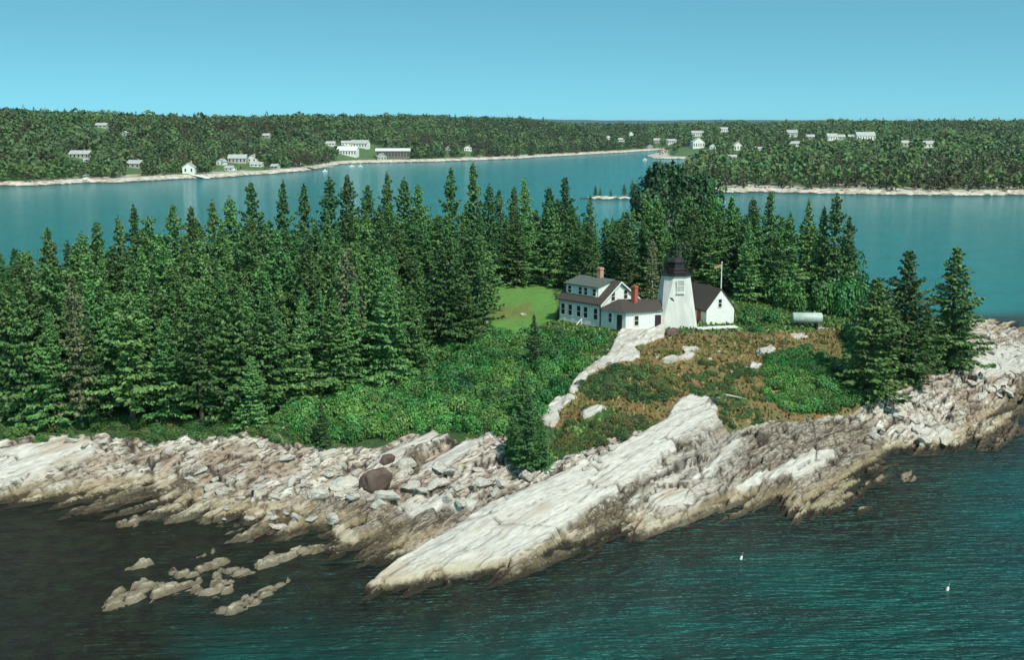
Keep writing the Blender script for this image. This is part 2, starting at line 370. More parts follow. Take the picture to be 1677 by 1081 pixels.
for p, a in slabs:
    sd = polydist(QX * .45 + PX * .55, QY * .45 + PY * .55, p)
    slab = np.maximum(slab, sstep(-1.5, 2.5, sd)); lift = np.maximum(lift, a * sstep(-3, 3, sd))
reefs = [[(160,1000),(185,970),(230,957),(280,955),(330,945),(345,952),(325,965),(290,975),(250,985),(200,995)],
    [(300,945),(270,935),(330,925),(380,915),(360,930)],[(200,930),(235,920),(260,922),(240,932)],
    [(310,970),(330,955),(360,940),(385,950),(380,965),(350,975)],[(340,1000),(380,985),(420,965),(450,955),(485,942),(460,962),(420,985),(380,1003)],
    [(360,935),(400,925),(440,905),(490,900),(540,890),(520,905),(470,918),(430,930),(390,945)],[(310,915),(360,900),(350,910)],[(270,872),(290,866),(286,874)],[(180,850),(230,845),(225,862),(190,860)],
    [(1470,775),(1500,770),(1500,785),(1475,785)],[(1195,785),(1215,775)]+[(1205,792)]]
PX0, PY0 = project(X, Y, X * 0 + .2); reef = np.zeros(X.shape)
for p in reefs: reef = np.maximum(reef, sstep(-9, 5, polydist(PX0 + jx * 1.3, PY0 + jy * 1.1, p)))
rock = np.maximum(1 - veg, oc)
U = WX * STRIKE[0] + WY * STRIKE[1]; V = WX * ACROSS[0] + WY * ACROSS[1]
V = V + 1.3 * fbm(U * .03, V * .05, 70)
def blocks(Lu, Wv, s):
    a, tx, ty, ax, ay, e = worley(U / Lu, V / Wv, s); return a - .5 + tx * ax * .35 + ty * ay * .7, e
b1, e1 = blocks(12.0, 2.1, 100); b2, e2 = blocks(4.4, .95, 200); b3, e3 = blocks(1.5, .5, 300)
saw = (V / 3.1 + .4 * fbm(U * .12, V * .1, 33)) % 1.0          # bedding planes: long ramps with a short broken riser
sawz = np.where(saw < .80, 1 - saw / .80, (saw - .80) / .20)
saw2 = (V / 1.05 + .6 * fbm(U * .2, V * .2, 44)) % 1.0; saw2z = np.where(saw2 < .75, saw2 / .75, (1 - saw2) / .25)
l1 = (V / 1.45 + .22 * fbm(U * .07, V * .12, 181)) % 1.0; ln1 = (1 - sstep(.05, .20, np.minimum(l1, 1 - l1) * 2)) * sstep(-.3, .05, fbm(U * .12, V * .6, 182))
am = sstep(-.15, .25, fbm(X * .07, Y * .07, 123)); am2 = sstep(-.1, .3, fbm(X * .09, Y * .09, 133))
rough = .95 * b1 + .85 * b2 + .36 * b3 + (.45 + .7 * am) * (sawz - .5) + (.10 + .32 * am2) * (saw2z - .5) - .5 * ln1 - .30 * (1 - sstep(.0, .10, e2)) - .30 * (1 - sstep(0, .06, e1)) - .10 * (1 - sstep(0, .13, e3))
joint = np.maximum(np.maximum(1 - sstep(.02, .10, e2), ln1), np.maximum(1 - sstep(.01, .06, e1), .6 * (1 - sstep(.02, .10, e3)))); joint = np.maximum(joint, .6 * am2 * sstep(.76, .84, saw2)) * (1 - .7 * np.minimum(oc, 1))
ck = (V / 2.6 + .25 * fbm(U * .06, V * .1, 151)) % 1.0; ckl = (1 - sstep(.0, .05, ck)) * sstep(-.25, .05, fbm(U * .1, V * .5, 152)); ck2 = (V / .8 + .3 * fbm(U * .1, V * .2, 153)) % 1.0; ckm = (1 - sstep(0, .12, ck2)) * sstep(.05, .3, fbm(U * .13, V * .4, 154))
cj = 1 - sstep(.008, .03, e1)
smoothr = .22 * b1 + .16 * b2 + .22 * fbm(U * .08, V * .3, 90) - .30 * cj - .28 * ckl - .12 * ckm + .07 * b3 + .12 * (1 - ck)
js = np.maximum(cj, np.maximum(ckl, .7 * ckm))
det = rough * (1 - .93 * slab) + smoothr * slab
seaf = sstep(-3.5, .8, Zb)
Z = Zb + rock * (1 - veg * .45) * det * (.25 + .75 * seaf) + lift * 1.0 * rock - slab * .2
Z = np.where(oc > 0, Z + oc * veg * .55, Z)
rz = (.35 + .45 * b1 + .35 * b2 + .15 * b3 + .35 * (sawz - .5))
Z = np.where(reef > .02, np.maximum(Z, np.minimum(-1.3 + reef * (1.75 + .5 * b1 + .8 * b2 + .5 * b3 + (sawz - .5) * .3), .42 + .28 * b2 + .25 * b3) - .45 * ln1 - .9 * (1 - sstep(.02, .16, e2)) - .3 * (1 - sstep(.02, .2, e3))), Z)
Z = Z + veg * .22 * fbm(X * .5, Y * .5, 5) * near
# level pads under the buildings
def pad(Z, cx, cy, r, z): f = 1 - sstep(r, r + 3.5, np.hypot(X - cx, Y - cy)); return Z * (1 - f) + z * f * 1.0
Z = pad(Z, 12.5, 157, 6.5, 9.8)
Z = np.maximum(Z, -3.0)
lawn = sstep(-3, 3, polydist(PX, PY, [(780,470),(900,465),(915,500),(905,530),(860,545),(800,545),(785,520)]))
heath = sstep(-6, 6, polydist(QX, QY, [(1000,600),(1040,575),(1060,560),(1150,545),(1290,545),(1370,538),(1385,560),(1380,600),(1420,640),(1390,690),(1250,700),(1180,700),(1100,690),(1040,690),(1000,668),(940,695),(905,705),(890,690),(925,660),(960,615)]))
heath = np.maximum(heath, sstep(-6, 6, polydist(QX, QY, [(1440,640),(1480,585),(1540,600),(1500,640)])))
heath = np.maximum(heath, .5 * sstep(-6, 6, polydist(QX, QY, [(785,500),(865,498),(880,516),(850,524),(790,522)])))
white = np.clip(np.maximum(slab, oc * .9) + .35 * sstep(.1, .5, fbm(X * .06 + 3, Y * .06, 77)), 0, 1)
patch = sstep(-8, 8, polydist(QX, QY, [(1180,700),(1400,680),(1440,700),(1450,790),(1420,830),(1370,850),(1240,820),(1150,800),(1090,770)])) * .8
patch = np.maximum(patch, .8 * sstep(-8, 8, polydist(QX, QY, [(450,850),(560,820),(680,820),(780,830),(700,880),(600,920),(560,900)])))
weed_dark = np.zeros(X.shape)  # dark tone for wet weed ledges and for strips along the slabs
for p in [[(820,958),(860,930),(900,902),(940,874),(1000,830),(1040,800),(1020,850),(1005,882),(950,906),(900,932)], [(1560,748),(1600,705),(1640,655),(1680,625),(1720,690),(1620,745)], [(800,945),(850,930),(885,905),(925,878),(960,848),(1000,822),(1030,798),(1065,785),(1060,815),(1030,850),(1040,866),(985,866),(940,878),(900,908),(850,935)], [(0,814),(60,790),(130,762),(172,740),(180,752),(150,772),(90,795),(20,826),(-60,840)],
    [(470,835),(520,845),(545,872),(530,890),(470,890),(380,880),(400,862),(440,868)], [(555,905),(600,882),(660,855),(700,838),(705,850),(650,885),(605,930),(570,935)], [(1440,735),(1500,738),(1580,735),(1640,715),(1680,690),(1700,720),(1600,770),(1440,775)],
    [(780,835),(800,822),(850,800),(858,806),(820,838),(790,850)], [(1080,770),(1110,735),(1150,718),(1145,735),(1110,765),(1085,785)], [(1395,700),(1430,680),(1470,685),(1450,705),(1410,715)], [(90,830),(180,815),(300,790),(340,800),(240,830),(150,850)],
    [(620,715),(700,745),(735,725),(745,732),(700,770),(640,780)], [(1225,822),(1200,810),(1250,805),(1300,830),(1260,835)], [(1640,600),(1700,590),(1700,650),(1650,660)]]:
    weed_dark = np.maximum(weed_dark, sstep(-5, 5, polydist(QX, QY, p)))
weed_dark = weed_dark * sstep(-.25, .15, fbm(U * .15, V * .9, 171)) * (1 - .85 * slab); white = np.maximum(white, reef * .6)
def hgt(x, y): return samp(Z, x, y)
nyv, nxv = X.shape
idx = np.arange(nyv * nxv).reshape(nyv, nxv)
F = np.stack([idx[:-1, :-1], idx[1:, :-1], idx[1:, 1:], idx[:-1, 1:]], -1).reshape(-1, 4)
zf = Z.ravel(); F = F[(zf[F].max(1) > -2.2)]
used = np.unique(F); remap = np.full(nyv * nxv, -1); remap[used] = np.arange(len(used))
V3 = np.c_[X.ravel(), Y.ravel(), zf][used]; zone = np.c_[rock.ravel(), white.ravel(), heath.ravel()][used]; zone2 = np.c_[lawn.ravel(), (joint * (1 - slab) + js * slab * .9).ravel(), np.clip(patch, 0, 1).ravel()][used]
me = npmesh('island', V3, remap[F], M['ground'], False, {'zone': zone, 'lawn_joint_patch': zone2, 'weed_dark': np.c_[weed_dark.ravel()[used]]})
tag(link('island_ground', me), kind='structure')
def ground(px, py):
    """walk down the sight line of a photograph pixel until it meets the island"""
    for zz in np.arange(16, -1.2, -.1):
        p = P(px, py, zz)
        if hgt(p[0], p[1]) >= zz: return np.array([p[0], p[1], float(hgt(p[0], p[1]))])
    return P(px, py, 0)

# ------------------------------------------------------------------ WATER
m, t, b = newmat('sea_water'); M['sea'] = m
v = coords(t, 'Object', (1, 1, 1)); v2 = coords(t, 'Object', (.35, 1.0, 1), rad(8)); v3 = coords(t, 'Object', (.25, 1.3, 1), rad(-14))
ca, s = attr(t, 'shoal')
n1 = noise(t, v, .09, 4); n2 = noise(t, v, .6, 5, .7)
deep = mixc(t, ramp(t, n1, .35, .65), (.003, .032, .027), (.006, .052, .043))
n5 = noise(t, coords(t, 'Object', (.5, 1, 1), rad(20)), .14, 5, .65); deep = mixc(t, mathn(t, 'MULTIPLY', ramp(t, n5, .44, .66), .6), deep, (.014, .012, .009))
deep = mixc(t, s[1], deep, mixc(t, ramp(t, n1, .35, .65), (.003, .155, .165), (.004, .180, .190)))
kelp = mixc(t, ramp(t, n2, .40, .62), (.013, .007, .005), (.018, .019, .008))
L(t, mixc(t, s[0], deep, kelp), b.inputs['Base Color'])
b.inputs['Roughness'].default_value = .3; L(t, mathn(t, 'SUBTRACT', .34, mathn(t, 'MULTIPLY', s[1], .24)), b.inputs['Roughness']); b.inputs['IOR'].default_value = 1.33; b.inputs['Specular Tint'].default_value = (.25, 1, .97, 1)
h = mathn(t, 'ADD', mathn(t, 'MULTIPLY', noise(t, v2, .55, 3, .55), 1.0), mathn(t, 'MULTIPLY', noise(t, v3, 1.5, 3, .6), .62))
h = mathn(t, 'ADD', h, mathn(t, 'MULTIPLY', noise(t, v, .03, 2), 1.5))
bump(t, b, h, 1.0, 1.25)
def spread(a, b_, st, lo, hi):
    r = list(np.arange(a, b_ + .01, st)); g = st
    x = r[-1]
    while x < hi: g *= 1.35; x += g; r.append(x)
    x = r[0]; g = st; q = []
    while x > lo: g *= 1.35; x -= g; q.append(x)
    return np.array(q[::-1] + r)
wx_ = spread(-110, 122, 1.5, -9000, 12000); wy_ = spread(50, 240, 1.5, -400, 16000)
WXg, WYg = np.meshgrid(wx_, wy_); wpx, wpy = project(WXg, np.maximum(WYg, 30), 0 * WXg)
kl = sstep(-130, 60, polydist(wpx + 130 * fbm(WXg * .09, WYg * .07, 3), wpy + 60 * fbm(WXg * .09, WYg * .07, 4), [(-200,830),(250,800),(560,870),(600,900),(560,960),(420,1000),(300,1010),(230,1200),(-400,1200)]))
zb = bil(CG, cgx, cgy, WXg, WYg); sh = sstep(-4.4, -1.0, zb) * (WYg < 250) * (np.abs(WXg) < 120)
kl = np.clip(np.maximum(kl, sh * .95) + .0, 0, 1)
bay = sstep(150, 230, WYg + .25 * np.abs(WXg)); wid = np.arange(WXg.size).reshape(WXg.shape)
WF = np.stack([wid[:-1, :-1], wid[:-1, 1:], wid[1:, 1:], wid[1:, :-1]], -1).reshape(-1, 4)
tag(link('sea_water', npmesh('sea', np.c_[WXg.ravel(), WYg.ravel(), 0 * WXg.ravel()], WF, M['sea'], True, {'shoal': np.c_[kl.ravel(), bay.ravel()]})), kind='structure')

# ------------------------------------------------------------------ FAR LAND
far_line = [(-400,318),(-150,310),(0,305),(60,305),(130,300),(170,299),(210,299),(250,296),(300,293),(345,292),(400,288),(450,285),(500,280),(535,275),(560,269),(600,267),(700,265),(770,263),(850,260),(930,255),
    (1000,251),(1050,248),(1085,246),(1075,250),(1058,256),(1070,260),(1130,261),(1165,260),(1150,268),(1120,285),(1098,300),(1088,311),(1120,316),(1190,316),(1260,315),(1340,318),(1440,320),(1560,321),(1677,321),(1900,322),(2200,322)]
fl = [tuple(P(a, b, 0)[:2]) for a, b in far_line]
land = fl + [(2600, 1800), (6000, 9000), (-5000, 9000), (-1500, 1500)]
angs = np.linspace(rad(-36), rad(36), 760); dist = np.geomspace(540, 9000, 330)
AN, DI = np.meshgrid(angs, dist); FX, FY = np.tan(AN) * DI, DI
FPXs = CX + FPX * cp_ * np.tan(AN)
sdl = polydist(FX + 6 * fbm(FX * .03, FY * .03, 1), FY + 10 * fbm(FX * .03, FY * .03, 2), land)
sk = np.interp(FPXs, [-400,0,100,230,330,430,500,560,700,860,900,1000,1200,1400,1677,2000], [180,178,181,187,191,191,187,190,190,193,200,203,201,198,199,200])
ridge = np.interp(FPXs, [-400,0,500,700,900,1000,1200,1677,2000], [1000,1000,1250,1750,2100,2600,2300,2000,2000])
near_s = np.interp(FPXs, [-400,0,500,700,1000,1085,1100,1677,2000], [600,690,900,1150,1500,1600,620,600,600])
rz_ = CAMZ + (YH - sk) / FPX * ridge - 12
f = sstep(0, 1, (DI - near_s) / (ridge - near_s)); f = .35 * f + .65 * np.clip((DI - near_s) / (ridge - near_s), 0, 1)
ceil_ = CAMZ + (YH - sk) / FPX * DI - 13
FZ = rz_ * f * (1 - np.exp(-np.maximum(sdl, 0) / 90)) * 1.0
FZ = np.where(DI > ridge, ceil_ * .9, FZ); FZ = np.minimum(FZ, np.maximum(ceil_, 2))
FZ = FZ + 4 * fbm(FX * .006, FY * .006, 8) * sstep(30, 200, sdl)
bank = 2.6 * sstep(0, 9, sdl) * (1 + .5 * fbm(FX * .05, FY * .05, 12))
FZ = np.where(sdl > 0, bank + np.maximum(FZ, 0), np.maximum(sdl * .3, -3))
FZ = np.where(sdl > 0, FZ, FZ)
def fh(x, y):
    a = np.arctan2(x, y); return bil(FZ, angs, dist, a, y)
m, t, b = newmat('far_ground'); M['far'] = m
v = coords(t, 'Object'); n = noise(t, v, .25, 6, .7); ge = t.nodes.new('ShaderNodeNewGeometry'); sx = t.nodes.new('ShaderNodeSeparateXYZ'); L(t, ge.outputs['Position'], sx.inputs[0])
zz = mathn(t, 'ADD', sx.outputs['Z'], mathn(t, 'MULTIPLY', mathn(t, 'SUBTRACT', n, .5), 2.5))
c = mixc(t, ramp(t, zz, .3, .8), (.05, .04, .025), mixc(t, ramp(t, n, .4, .6), (.36, .29, .22), (.62, .56, .48)))
c = mixc(t, ramp(t, zz, 2.6, 3.2), c, mixc(t, ramp(t, n, .4, .6), (.05, .10, .03), (.09, .15, .045)))
L(t, c, b.inputs['Base Color']); b.inputs['Roughness'].default_value = .95; bump(t, b, n, 1, 1.5)
fid = np.arange(FX.size).reshape(FX.shape); FF = np.stack([fid[:-1, :-1], fid[:-1, 1:], fid[1:, 1:], fid[1:, :-1]], -1).reshape(-1, 4)
FF = FF[FZ.ravel()[FF].max(1) > -1.5]
tag(link('mainland_ground', npmesh('mainland', np.c_[FX.ravel(), FY.ravel(), FZ.ravel()], FF, M['far'], True)), kind='structure')
def farpoint(px, py):
    dd = np.geomspace(560, 6000, 3000); dx = (px - CX); dyv = FPX * cp_ + (CY - py) * sp_; dz = -FPX * sp_ + (CY - py) * cp_
    tt = dd / dyv; x = dx * tt; z = CAMZ + dz * tt; h_ = fh(x, dd)
    k = np.argmax((h_ >= z) & (h_ > .3))
    if not ((h_ >= z) & (h_ > .3)).any(): k = np.argmin(np.abs(h_ - z))
    return np.array([x[k], dd[k], h_[k]])

# leaf clumps for merged woods: local templates of small faces
def quads(C, S, T=None, jit=1.0, asp=1.0):
    """faces of size S at points C with tangents mostly random; returns V (n*4,3)"""
    n = len(C); a = RNG.normal(size=(n, 3)); 
    if T is not None: a = T + a * jit
    a /= np.linalg.norm(a, axis=1)[:, None]; b = np.cross(a, RNG.normal(size=(n, 3))); b /= np.linalg.norm(b, axis=1)[:, None]
    S = np.broadcast_to(S, (n,))[:, None]; a = a * S; b = b * S * asp
    return np.stack([C - a, C - b * .8 + a * .1, C + a, C + b * .8 + a * .1], 1).reshape(-1, 3)
def crown_far(kind):
    if kind == 0:    # round-headed
        n = 60; d = RNG.normal(size=(n, 3)); d /= np.linalg.norm(d, axis=1)[:, None]; r = .75 + .3 * RNG.random(n)
        d[:, 2] = d[:, 2] * .8 + .1; C = d * r[:, None] * np.array([4.2, 4.2, 4.6]) + (0, 0, 5.6); return quads(C, .85 + .6 * RNG.random(n))
    n = 56; z = RNG.random(n) ** 1.2; r = (1 - z) * 2.9 * (.65 + .45 * RNG.random(n)) + .15; a = RNG.random(n) * 2 * pi
    C = np.c_[r * np.cos(a), r * np.sin(a), 1 + z * 12.5]; T = np.c_[np.cos(a), np.sin(a), -.4 + 0 * a]
    return quads(C, .4 + .8 * (1 - z), T, .5)
TPL = [[crown_far(k) for _ in range(6)] for k in (0, 1)]
houses = [  # px, py of the base middle, width px, height px, wall, roof, label
 (130,259,28,10,'greywall','farroof','grey-roofed house alone above the long white stair at the far left'),
 (220,275,20,10,'greywall','farroof','small grey cottage among trees, right of the white stair'),
 (308,284,16,14,'white','farroof','steep white boathouse at the head of the sloping slipway'),
 (362,270,11,8,'white','farroof','small pale cottage, leftmost of the shore cluster left of the wharf'),
 (388,267,24,11,'greywall','farroof','broad cottage with wide pale roof, largest in the shore cluster left of the wharf'),
 (413,266,13,10,'white','farroof','white cottage with pointed gable in the shore cluster left of the wharf'),
 (376,279,13,6,'white','farroof','low white shed nearest the water in the shore cluster'),
 (419,273,16,6,'white','farroof','low white cottage at the right foot of the shore cluster'),
 (450,276,10,6,'greywall','farroof','small grey hut between the shore cluster and the wharf'),
 (165,209,15,6,'greywall','farroof','pale house half hidden high on the left hillside'),
 (205,222,8,6,'greywall','farroof','small grey house below the highest hillside house on the left'),
 (436,226,10,6,'greywall','farroof','tiny pale house deep in the wood above the wharf'),
 (541,239,12,6,'white','farroof','small white cottage left of the clearing with white houses'),
 (566,238,13,6,'white','farroof','small white house at the top left of the clearing'),
 (589,242,24,10,'white','farroof','two-storey white house at the top of the green clearing'),
 (569,255,27,12,'white','white','large white house lowest in the green clearing'),
 (643,260,44,13,'darkwall','white','long dark building with flat pale roof by the far shore'),
 (624,263,12,9,'greywall','farroof','grey shed at the left end of the long dark building'),
 (766,247,10,7,'white','farroof','white cottage alone in the wood above the middle shore'),
 (733,246,7,5,'greywall','farroof','tiny grey cottage left of the lone white cottage of the middle shore'),
 (996,228,5,5,'white','farroof','tiny white house furthest left above the head of the bay'),
 (1018,232,8,5,'white','farroof','low white house near the shore at the head of the bay'),
 (1033,222,6,5,'white','farroof','tiny white house high above the head of the bay'),
 (1065,244,8,6,'greywall','farroof','grey fish house on the left end of the small point'),
 (1077,234,9,6,'greywall','farroof','grey house behind the small point'),
 (1101,235,15,6,'white','farroof','low white house behind the small point'),
 (1143,223,16,7,'white','farroof','white house with wide roof straight above the big white house'),
 (1143,243,16,14,'white','farroof','big tall white house above the small point'),
 (1168,244,8,7,'white','farroof','narrow white cottage just right of the big tall white house'),
 (1186,216,12,6,'white','farroof','white house highest on the hill right of the bay'),
 (1208,246,11,11,'white','farroof','steep gabled white cottage right of the bay'),
 (1200,261,11,6,'greywall','farroof','low grey cottage below the steep gabled white cottage'),
 (1244,248,10,6,'white','farroof','small white cottage half sunk in pale trees'),
 (1298,224,14,9,'white','farroof','white house, upper one of the pair left of the hilltop row'),
 (1302,240,14,7,'white','farroof','white house, lower one of the pair left of the hilltop row'),
 (1328,229,11,7,'greywall','farroof','grey house between the pair and the hilltop row'),
 (1363,230,14,9,'white','farroof','white house, leftmost of the hilltop row'),
 (1377,229,12,7,'greywall','farroof','grey house, second of the hilltop row'),
 (1397,228,11,6,'greywall','farroof','low grey house, third of the hilltop row'),
 (1418,230,25,11,'white','farroof','long white house with tall end at the right of the hilltop row'),
 (1483,240,13,8,'greywall','farroof','greenish grey house right of the hilltop row'),
 (1520,242,18,9,'white','farroof','pale house furthest right on the wooded hill'),
]
hp = []
for hx in houses:
    p = farpoint(hx[0], hx[1]); hp.append(p)
houses = [(a, b_, c_ * 1.22, d_ * 1.25, *e_) for a, b_, c_, d_, *e_ in houses]
def far_wood(name, label, poly_px, spacing, mix, tintr, seed, dlo, dhi, scale=1.0):
    rg = np.random.default_rng(seed); pts = []
    pxs = [q[0] for q in poly_px]; lo, hi = min(pxs), max(pxs)
    y = dlo; Vs = []; Ts = []
    while y < dhi:
        sp2 = spacing * (1 + .35 * max(0, (y - 900) / 1000.)); x0 = (lo - CX) / FPX * y; x1 = (hi - CX) / FPX * y
        n = max(1, int((x1 - x0) / sp2)); xs = x0 + (np.arange(n) + rg.random(n)) * (x1 - x0) / n; ys = y + rg.random(n) * sp2
        z = fh(xs, ys); sd = polydist(xs, ys, land)
        px, py = project(xs, ys, z)
        ok = (sd > 7) & (z > 2.0) & (px > lo) & (px < hi)
        clear = inpoly(px, py, [(575,266),(572,248),(580,236),(605,235),(632,240),(628,252),(600,264)]) | inpoly(px, py, [(1130,262),(1060,262),(1060,244),(1130,240),(1180,246),(1175,262)])
        ok &= ~clear | (rg.random(n) < .05)
        for i in np.nonzero(ok)[0]:
            pn = float(fbm(np.array([xs[i] * .012]), np.array([ys[i] * .009]), 88)[0]); k = int(rg.random() > mix(px[i], ys[i]) + 1.1 * pn); s_ = scale * (.6 + .75 * rg.random()) * (1.35 if rg.random() < .06 else 1) * (.85 if k else 1) * (1 + .0 * y)
            tp = project(xs[i], ys[i], z[i] + (10.5 if k == 0 else 13) * s_)
            bad = False
            for hh, q in zip(houses, hp):
                if ys[i] < q[1] + 5 and ys[i] > q[1] - 260 and abs(px[i] - hh[0]) < hh[2] * .5 + 3.6 * FPX / ys[i] * s_ * .8 and tp[1] < hh[1] - 1 and py[i] > hh[1] - hh[3] - 4: bad = True; break
                if abs(ys[i] - q[1]) < 12 and abs(xs[i] - q[0]) < hh[2] * .5 * q[1] / FPX + 3: bad = True; break
            if bad: continue
            T = TPL[k][int(rg.random() * 6)]; a = rg.random() * 6.28; ca_, sa_ = cos(a), sin(a); w_ = s_ * (1 + .3 * max(0, (y - 900) / 1000.))
            Q = np.c_[(T[:, 0] * ca_ - T[:, 1] * sa_) * w_ + xs[i], (T[:, 0] * sa_ + T[:, 1] * ca_) * w_ + ys[i], T[:, 2] * s_ + z[i] - .4]
            Vs.append(Q)
            g = tintr[0] + tintr[1] * rg.random(); pat = .5 + .5 * float(fbm(np.array([xs[i] * .01]), np.array([ys[i] * .006]), 14)[0])
            col = np.array([g * (.85 + .9 * rg.random() * pat), g * (.75 + .5 * pat), g * (.8 + .3 * rg.random())]) if k == 0 else np.array([.95, .56, .75]) * g * .9
            Ts.append(np.tile(col * 1.12, (len(Q), 1)))
        y += sp2
    Vv = np.concatenate(Vs); F_ = np.arange(len(Vv)).reshape(-1, 4)
    o = link(name, npmesh(name, Vv, F_, M['farleaf'], False, {'tint': np.concatenate(Ts)})); tag(o, label, 'wood', kind='stuff'); print(name, len(F_))
far_wood('hillside_wood', 'dense mixed wood covering the far shore left of the bay', [(-250,0),(760,0)], 7.0, lambda a, y: .72, (.9, .8), 1, 640, 2300)
far_wood('hillside_wood', 'far wood along the middle shore behind the bay', [(760,0),(1060,0)], 8.5, lambda a, y: .45, (.8, .7), 2, 1100, 2900)
far_wood('hillside_wood', 'brighter wood on the near point and hill right of the bay', [(1060,0),(1950,0)], 8.0, lambda a, y: .35 if y < 680 else .75, (1.0, .8), 3, 600, 2900)

def far_house(q, wpx, hpx, wall, roof, label, flat=False):
    d = q[1]; W = wpx * d / FPX; H = hpx * d / FPX; Dp = max(5, min(W * .8, 9)); rot = random.uniform(-.35, .35)
    r = empty('house', (q[0], q[1] + Dp / 2, q[2] - .3), rot); tag(r, label, 'house', 'houses across the water')
    wh = H * (.62 if not flat else .8); x = W / 2; y = Dp / 2
    wl = MB().box(-x, x, -y, y, -2.5, wh); o = 0.4
    if W < H * 1.45 and not flat:   # gable to the viewer
        wl.poly([(-x, -y, wh), (x, -y, wh), (0, -y, H)]).poly([(x, y, wh), (-x, y, wh), (0, y, H)])
        rf = MB().hexa([(-x - o, -y - o, wh - .4), (0, -y - o, H), (0, y + o, H), (-x - o, y + o, wh - .4)], [(-x - o, -y - o, wh), (0, -y - o, H + .4), (0, y + o, H + .4), (-x - o, y + o, wh)])
        rf.hexa([(0, -y - o, H), (x + o, -y - o, wh - .4), (x + o, y + o, wh - .4), (0, y + o, H)], [(0, -y - o, H + .4), (x + o, -y - o, wh), (x + o, y + o, wh), (0, y + o, H + .4)])
    elif flat: rf = MB().hexa([(-x - 1, -y - 1, wh), (x + 1, -y - 1, wh), (x + 1, y + 1, wh + .8), (-x - 1, y + 1, wh + .8)], [(-x - 1, -y - 1, wh + .5), (x + 1, -y - 1, wh + .5), (x + 1, y + 1, H + .6), (-x - 1, y + 1, H + .6)])
    else:
        wl.poly([(-x, y, wh), (-x, -y, wh), (-x, 0, H)]).poly([(x, -y, wh), (x, y, wh), (x, 0, H)])
        rf = MB().hexa([(-x - o, -y - o, wh - .4), (x + o, -y - o, wh - .4), (x + o, 0, H), (-x - o, 0, H)], [(-x - o, -y - o, wh), (x + o, -y - o, wh), (x + o, 0, H + .4), (-x - o, 0, H + .4)])
        rf.hexa([(-x - o, 0, H), (x + o, 0, H), (x + o, y + o, wh - .4), (-x - o, y + o, wh - .4)], [(-x - o, 0, H + .4), (x + o, 0, H + .4), (x + o, y + o, wh), (-x - o, y + o, wh)])
    wl.build('wall', M[wall], r); ro = rf.build('roof', M[roof], r)
    n = max(1, int(W / 3)); ww = min(1.1, W / n * .45)
    for i in range(n):
        xc = -x + W * (i + .5) / n; MB().box(xc - ww / 2, xc + ww / 2, -y - .08, -y + .05, wh * .35, wh * .8).build('window', M['glass'], r)
    if wpx > 10 and not flat: MB().box(x * .3, x * .3 + 1, -.5, .5, H * .75, H * 1.2).build('chimney', M['tanbrick'], ro)
for hh, q in zip(houses, hp): far_house(q, *hh[2:6], hh[6], flat=(hh[5] == 'white' and hh[4] != 'white'))
# far hills beyond everything
hv = []; hf = []
HA = np.linspace(rad(-34), rad(34), 220)
for i, a in enumerate(HA):
    px = CX + FPX * cp_ * math.tan(a); sky_y = float(np.interp(px, [-400,0,860,1000,1200,1500,2000], [196,196,195,197,196,198,198])) + .8 * float(fbm(np.array([a * 60.]), np.array([1.]), 3)[0])
    zt = CAMZ + (YH - sky_y) / FPX * 11000
    for d_, z_ in ((9200, -5), (10000, zt * .6), (11000, zt), (13000, -5)): hv.append((math.tan(a) * d_, d_, z_))
for i in range(len(HA) - 1):
    for k in range(3): hf.append((i * 4 + k, (i + 1) * 4 + k, (i + 1) * 4 + k + 1, i * 4 + k + 1))
M['farhill'] = simple('distant_wooded_hills', (.03, .075, .06), (.03, .06, .05), .002, .95)
tag(link('distant_hills', npmesh('distant_hills', hv, hf, M['farhill'], True)), kind='structure')

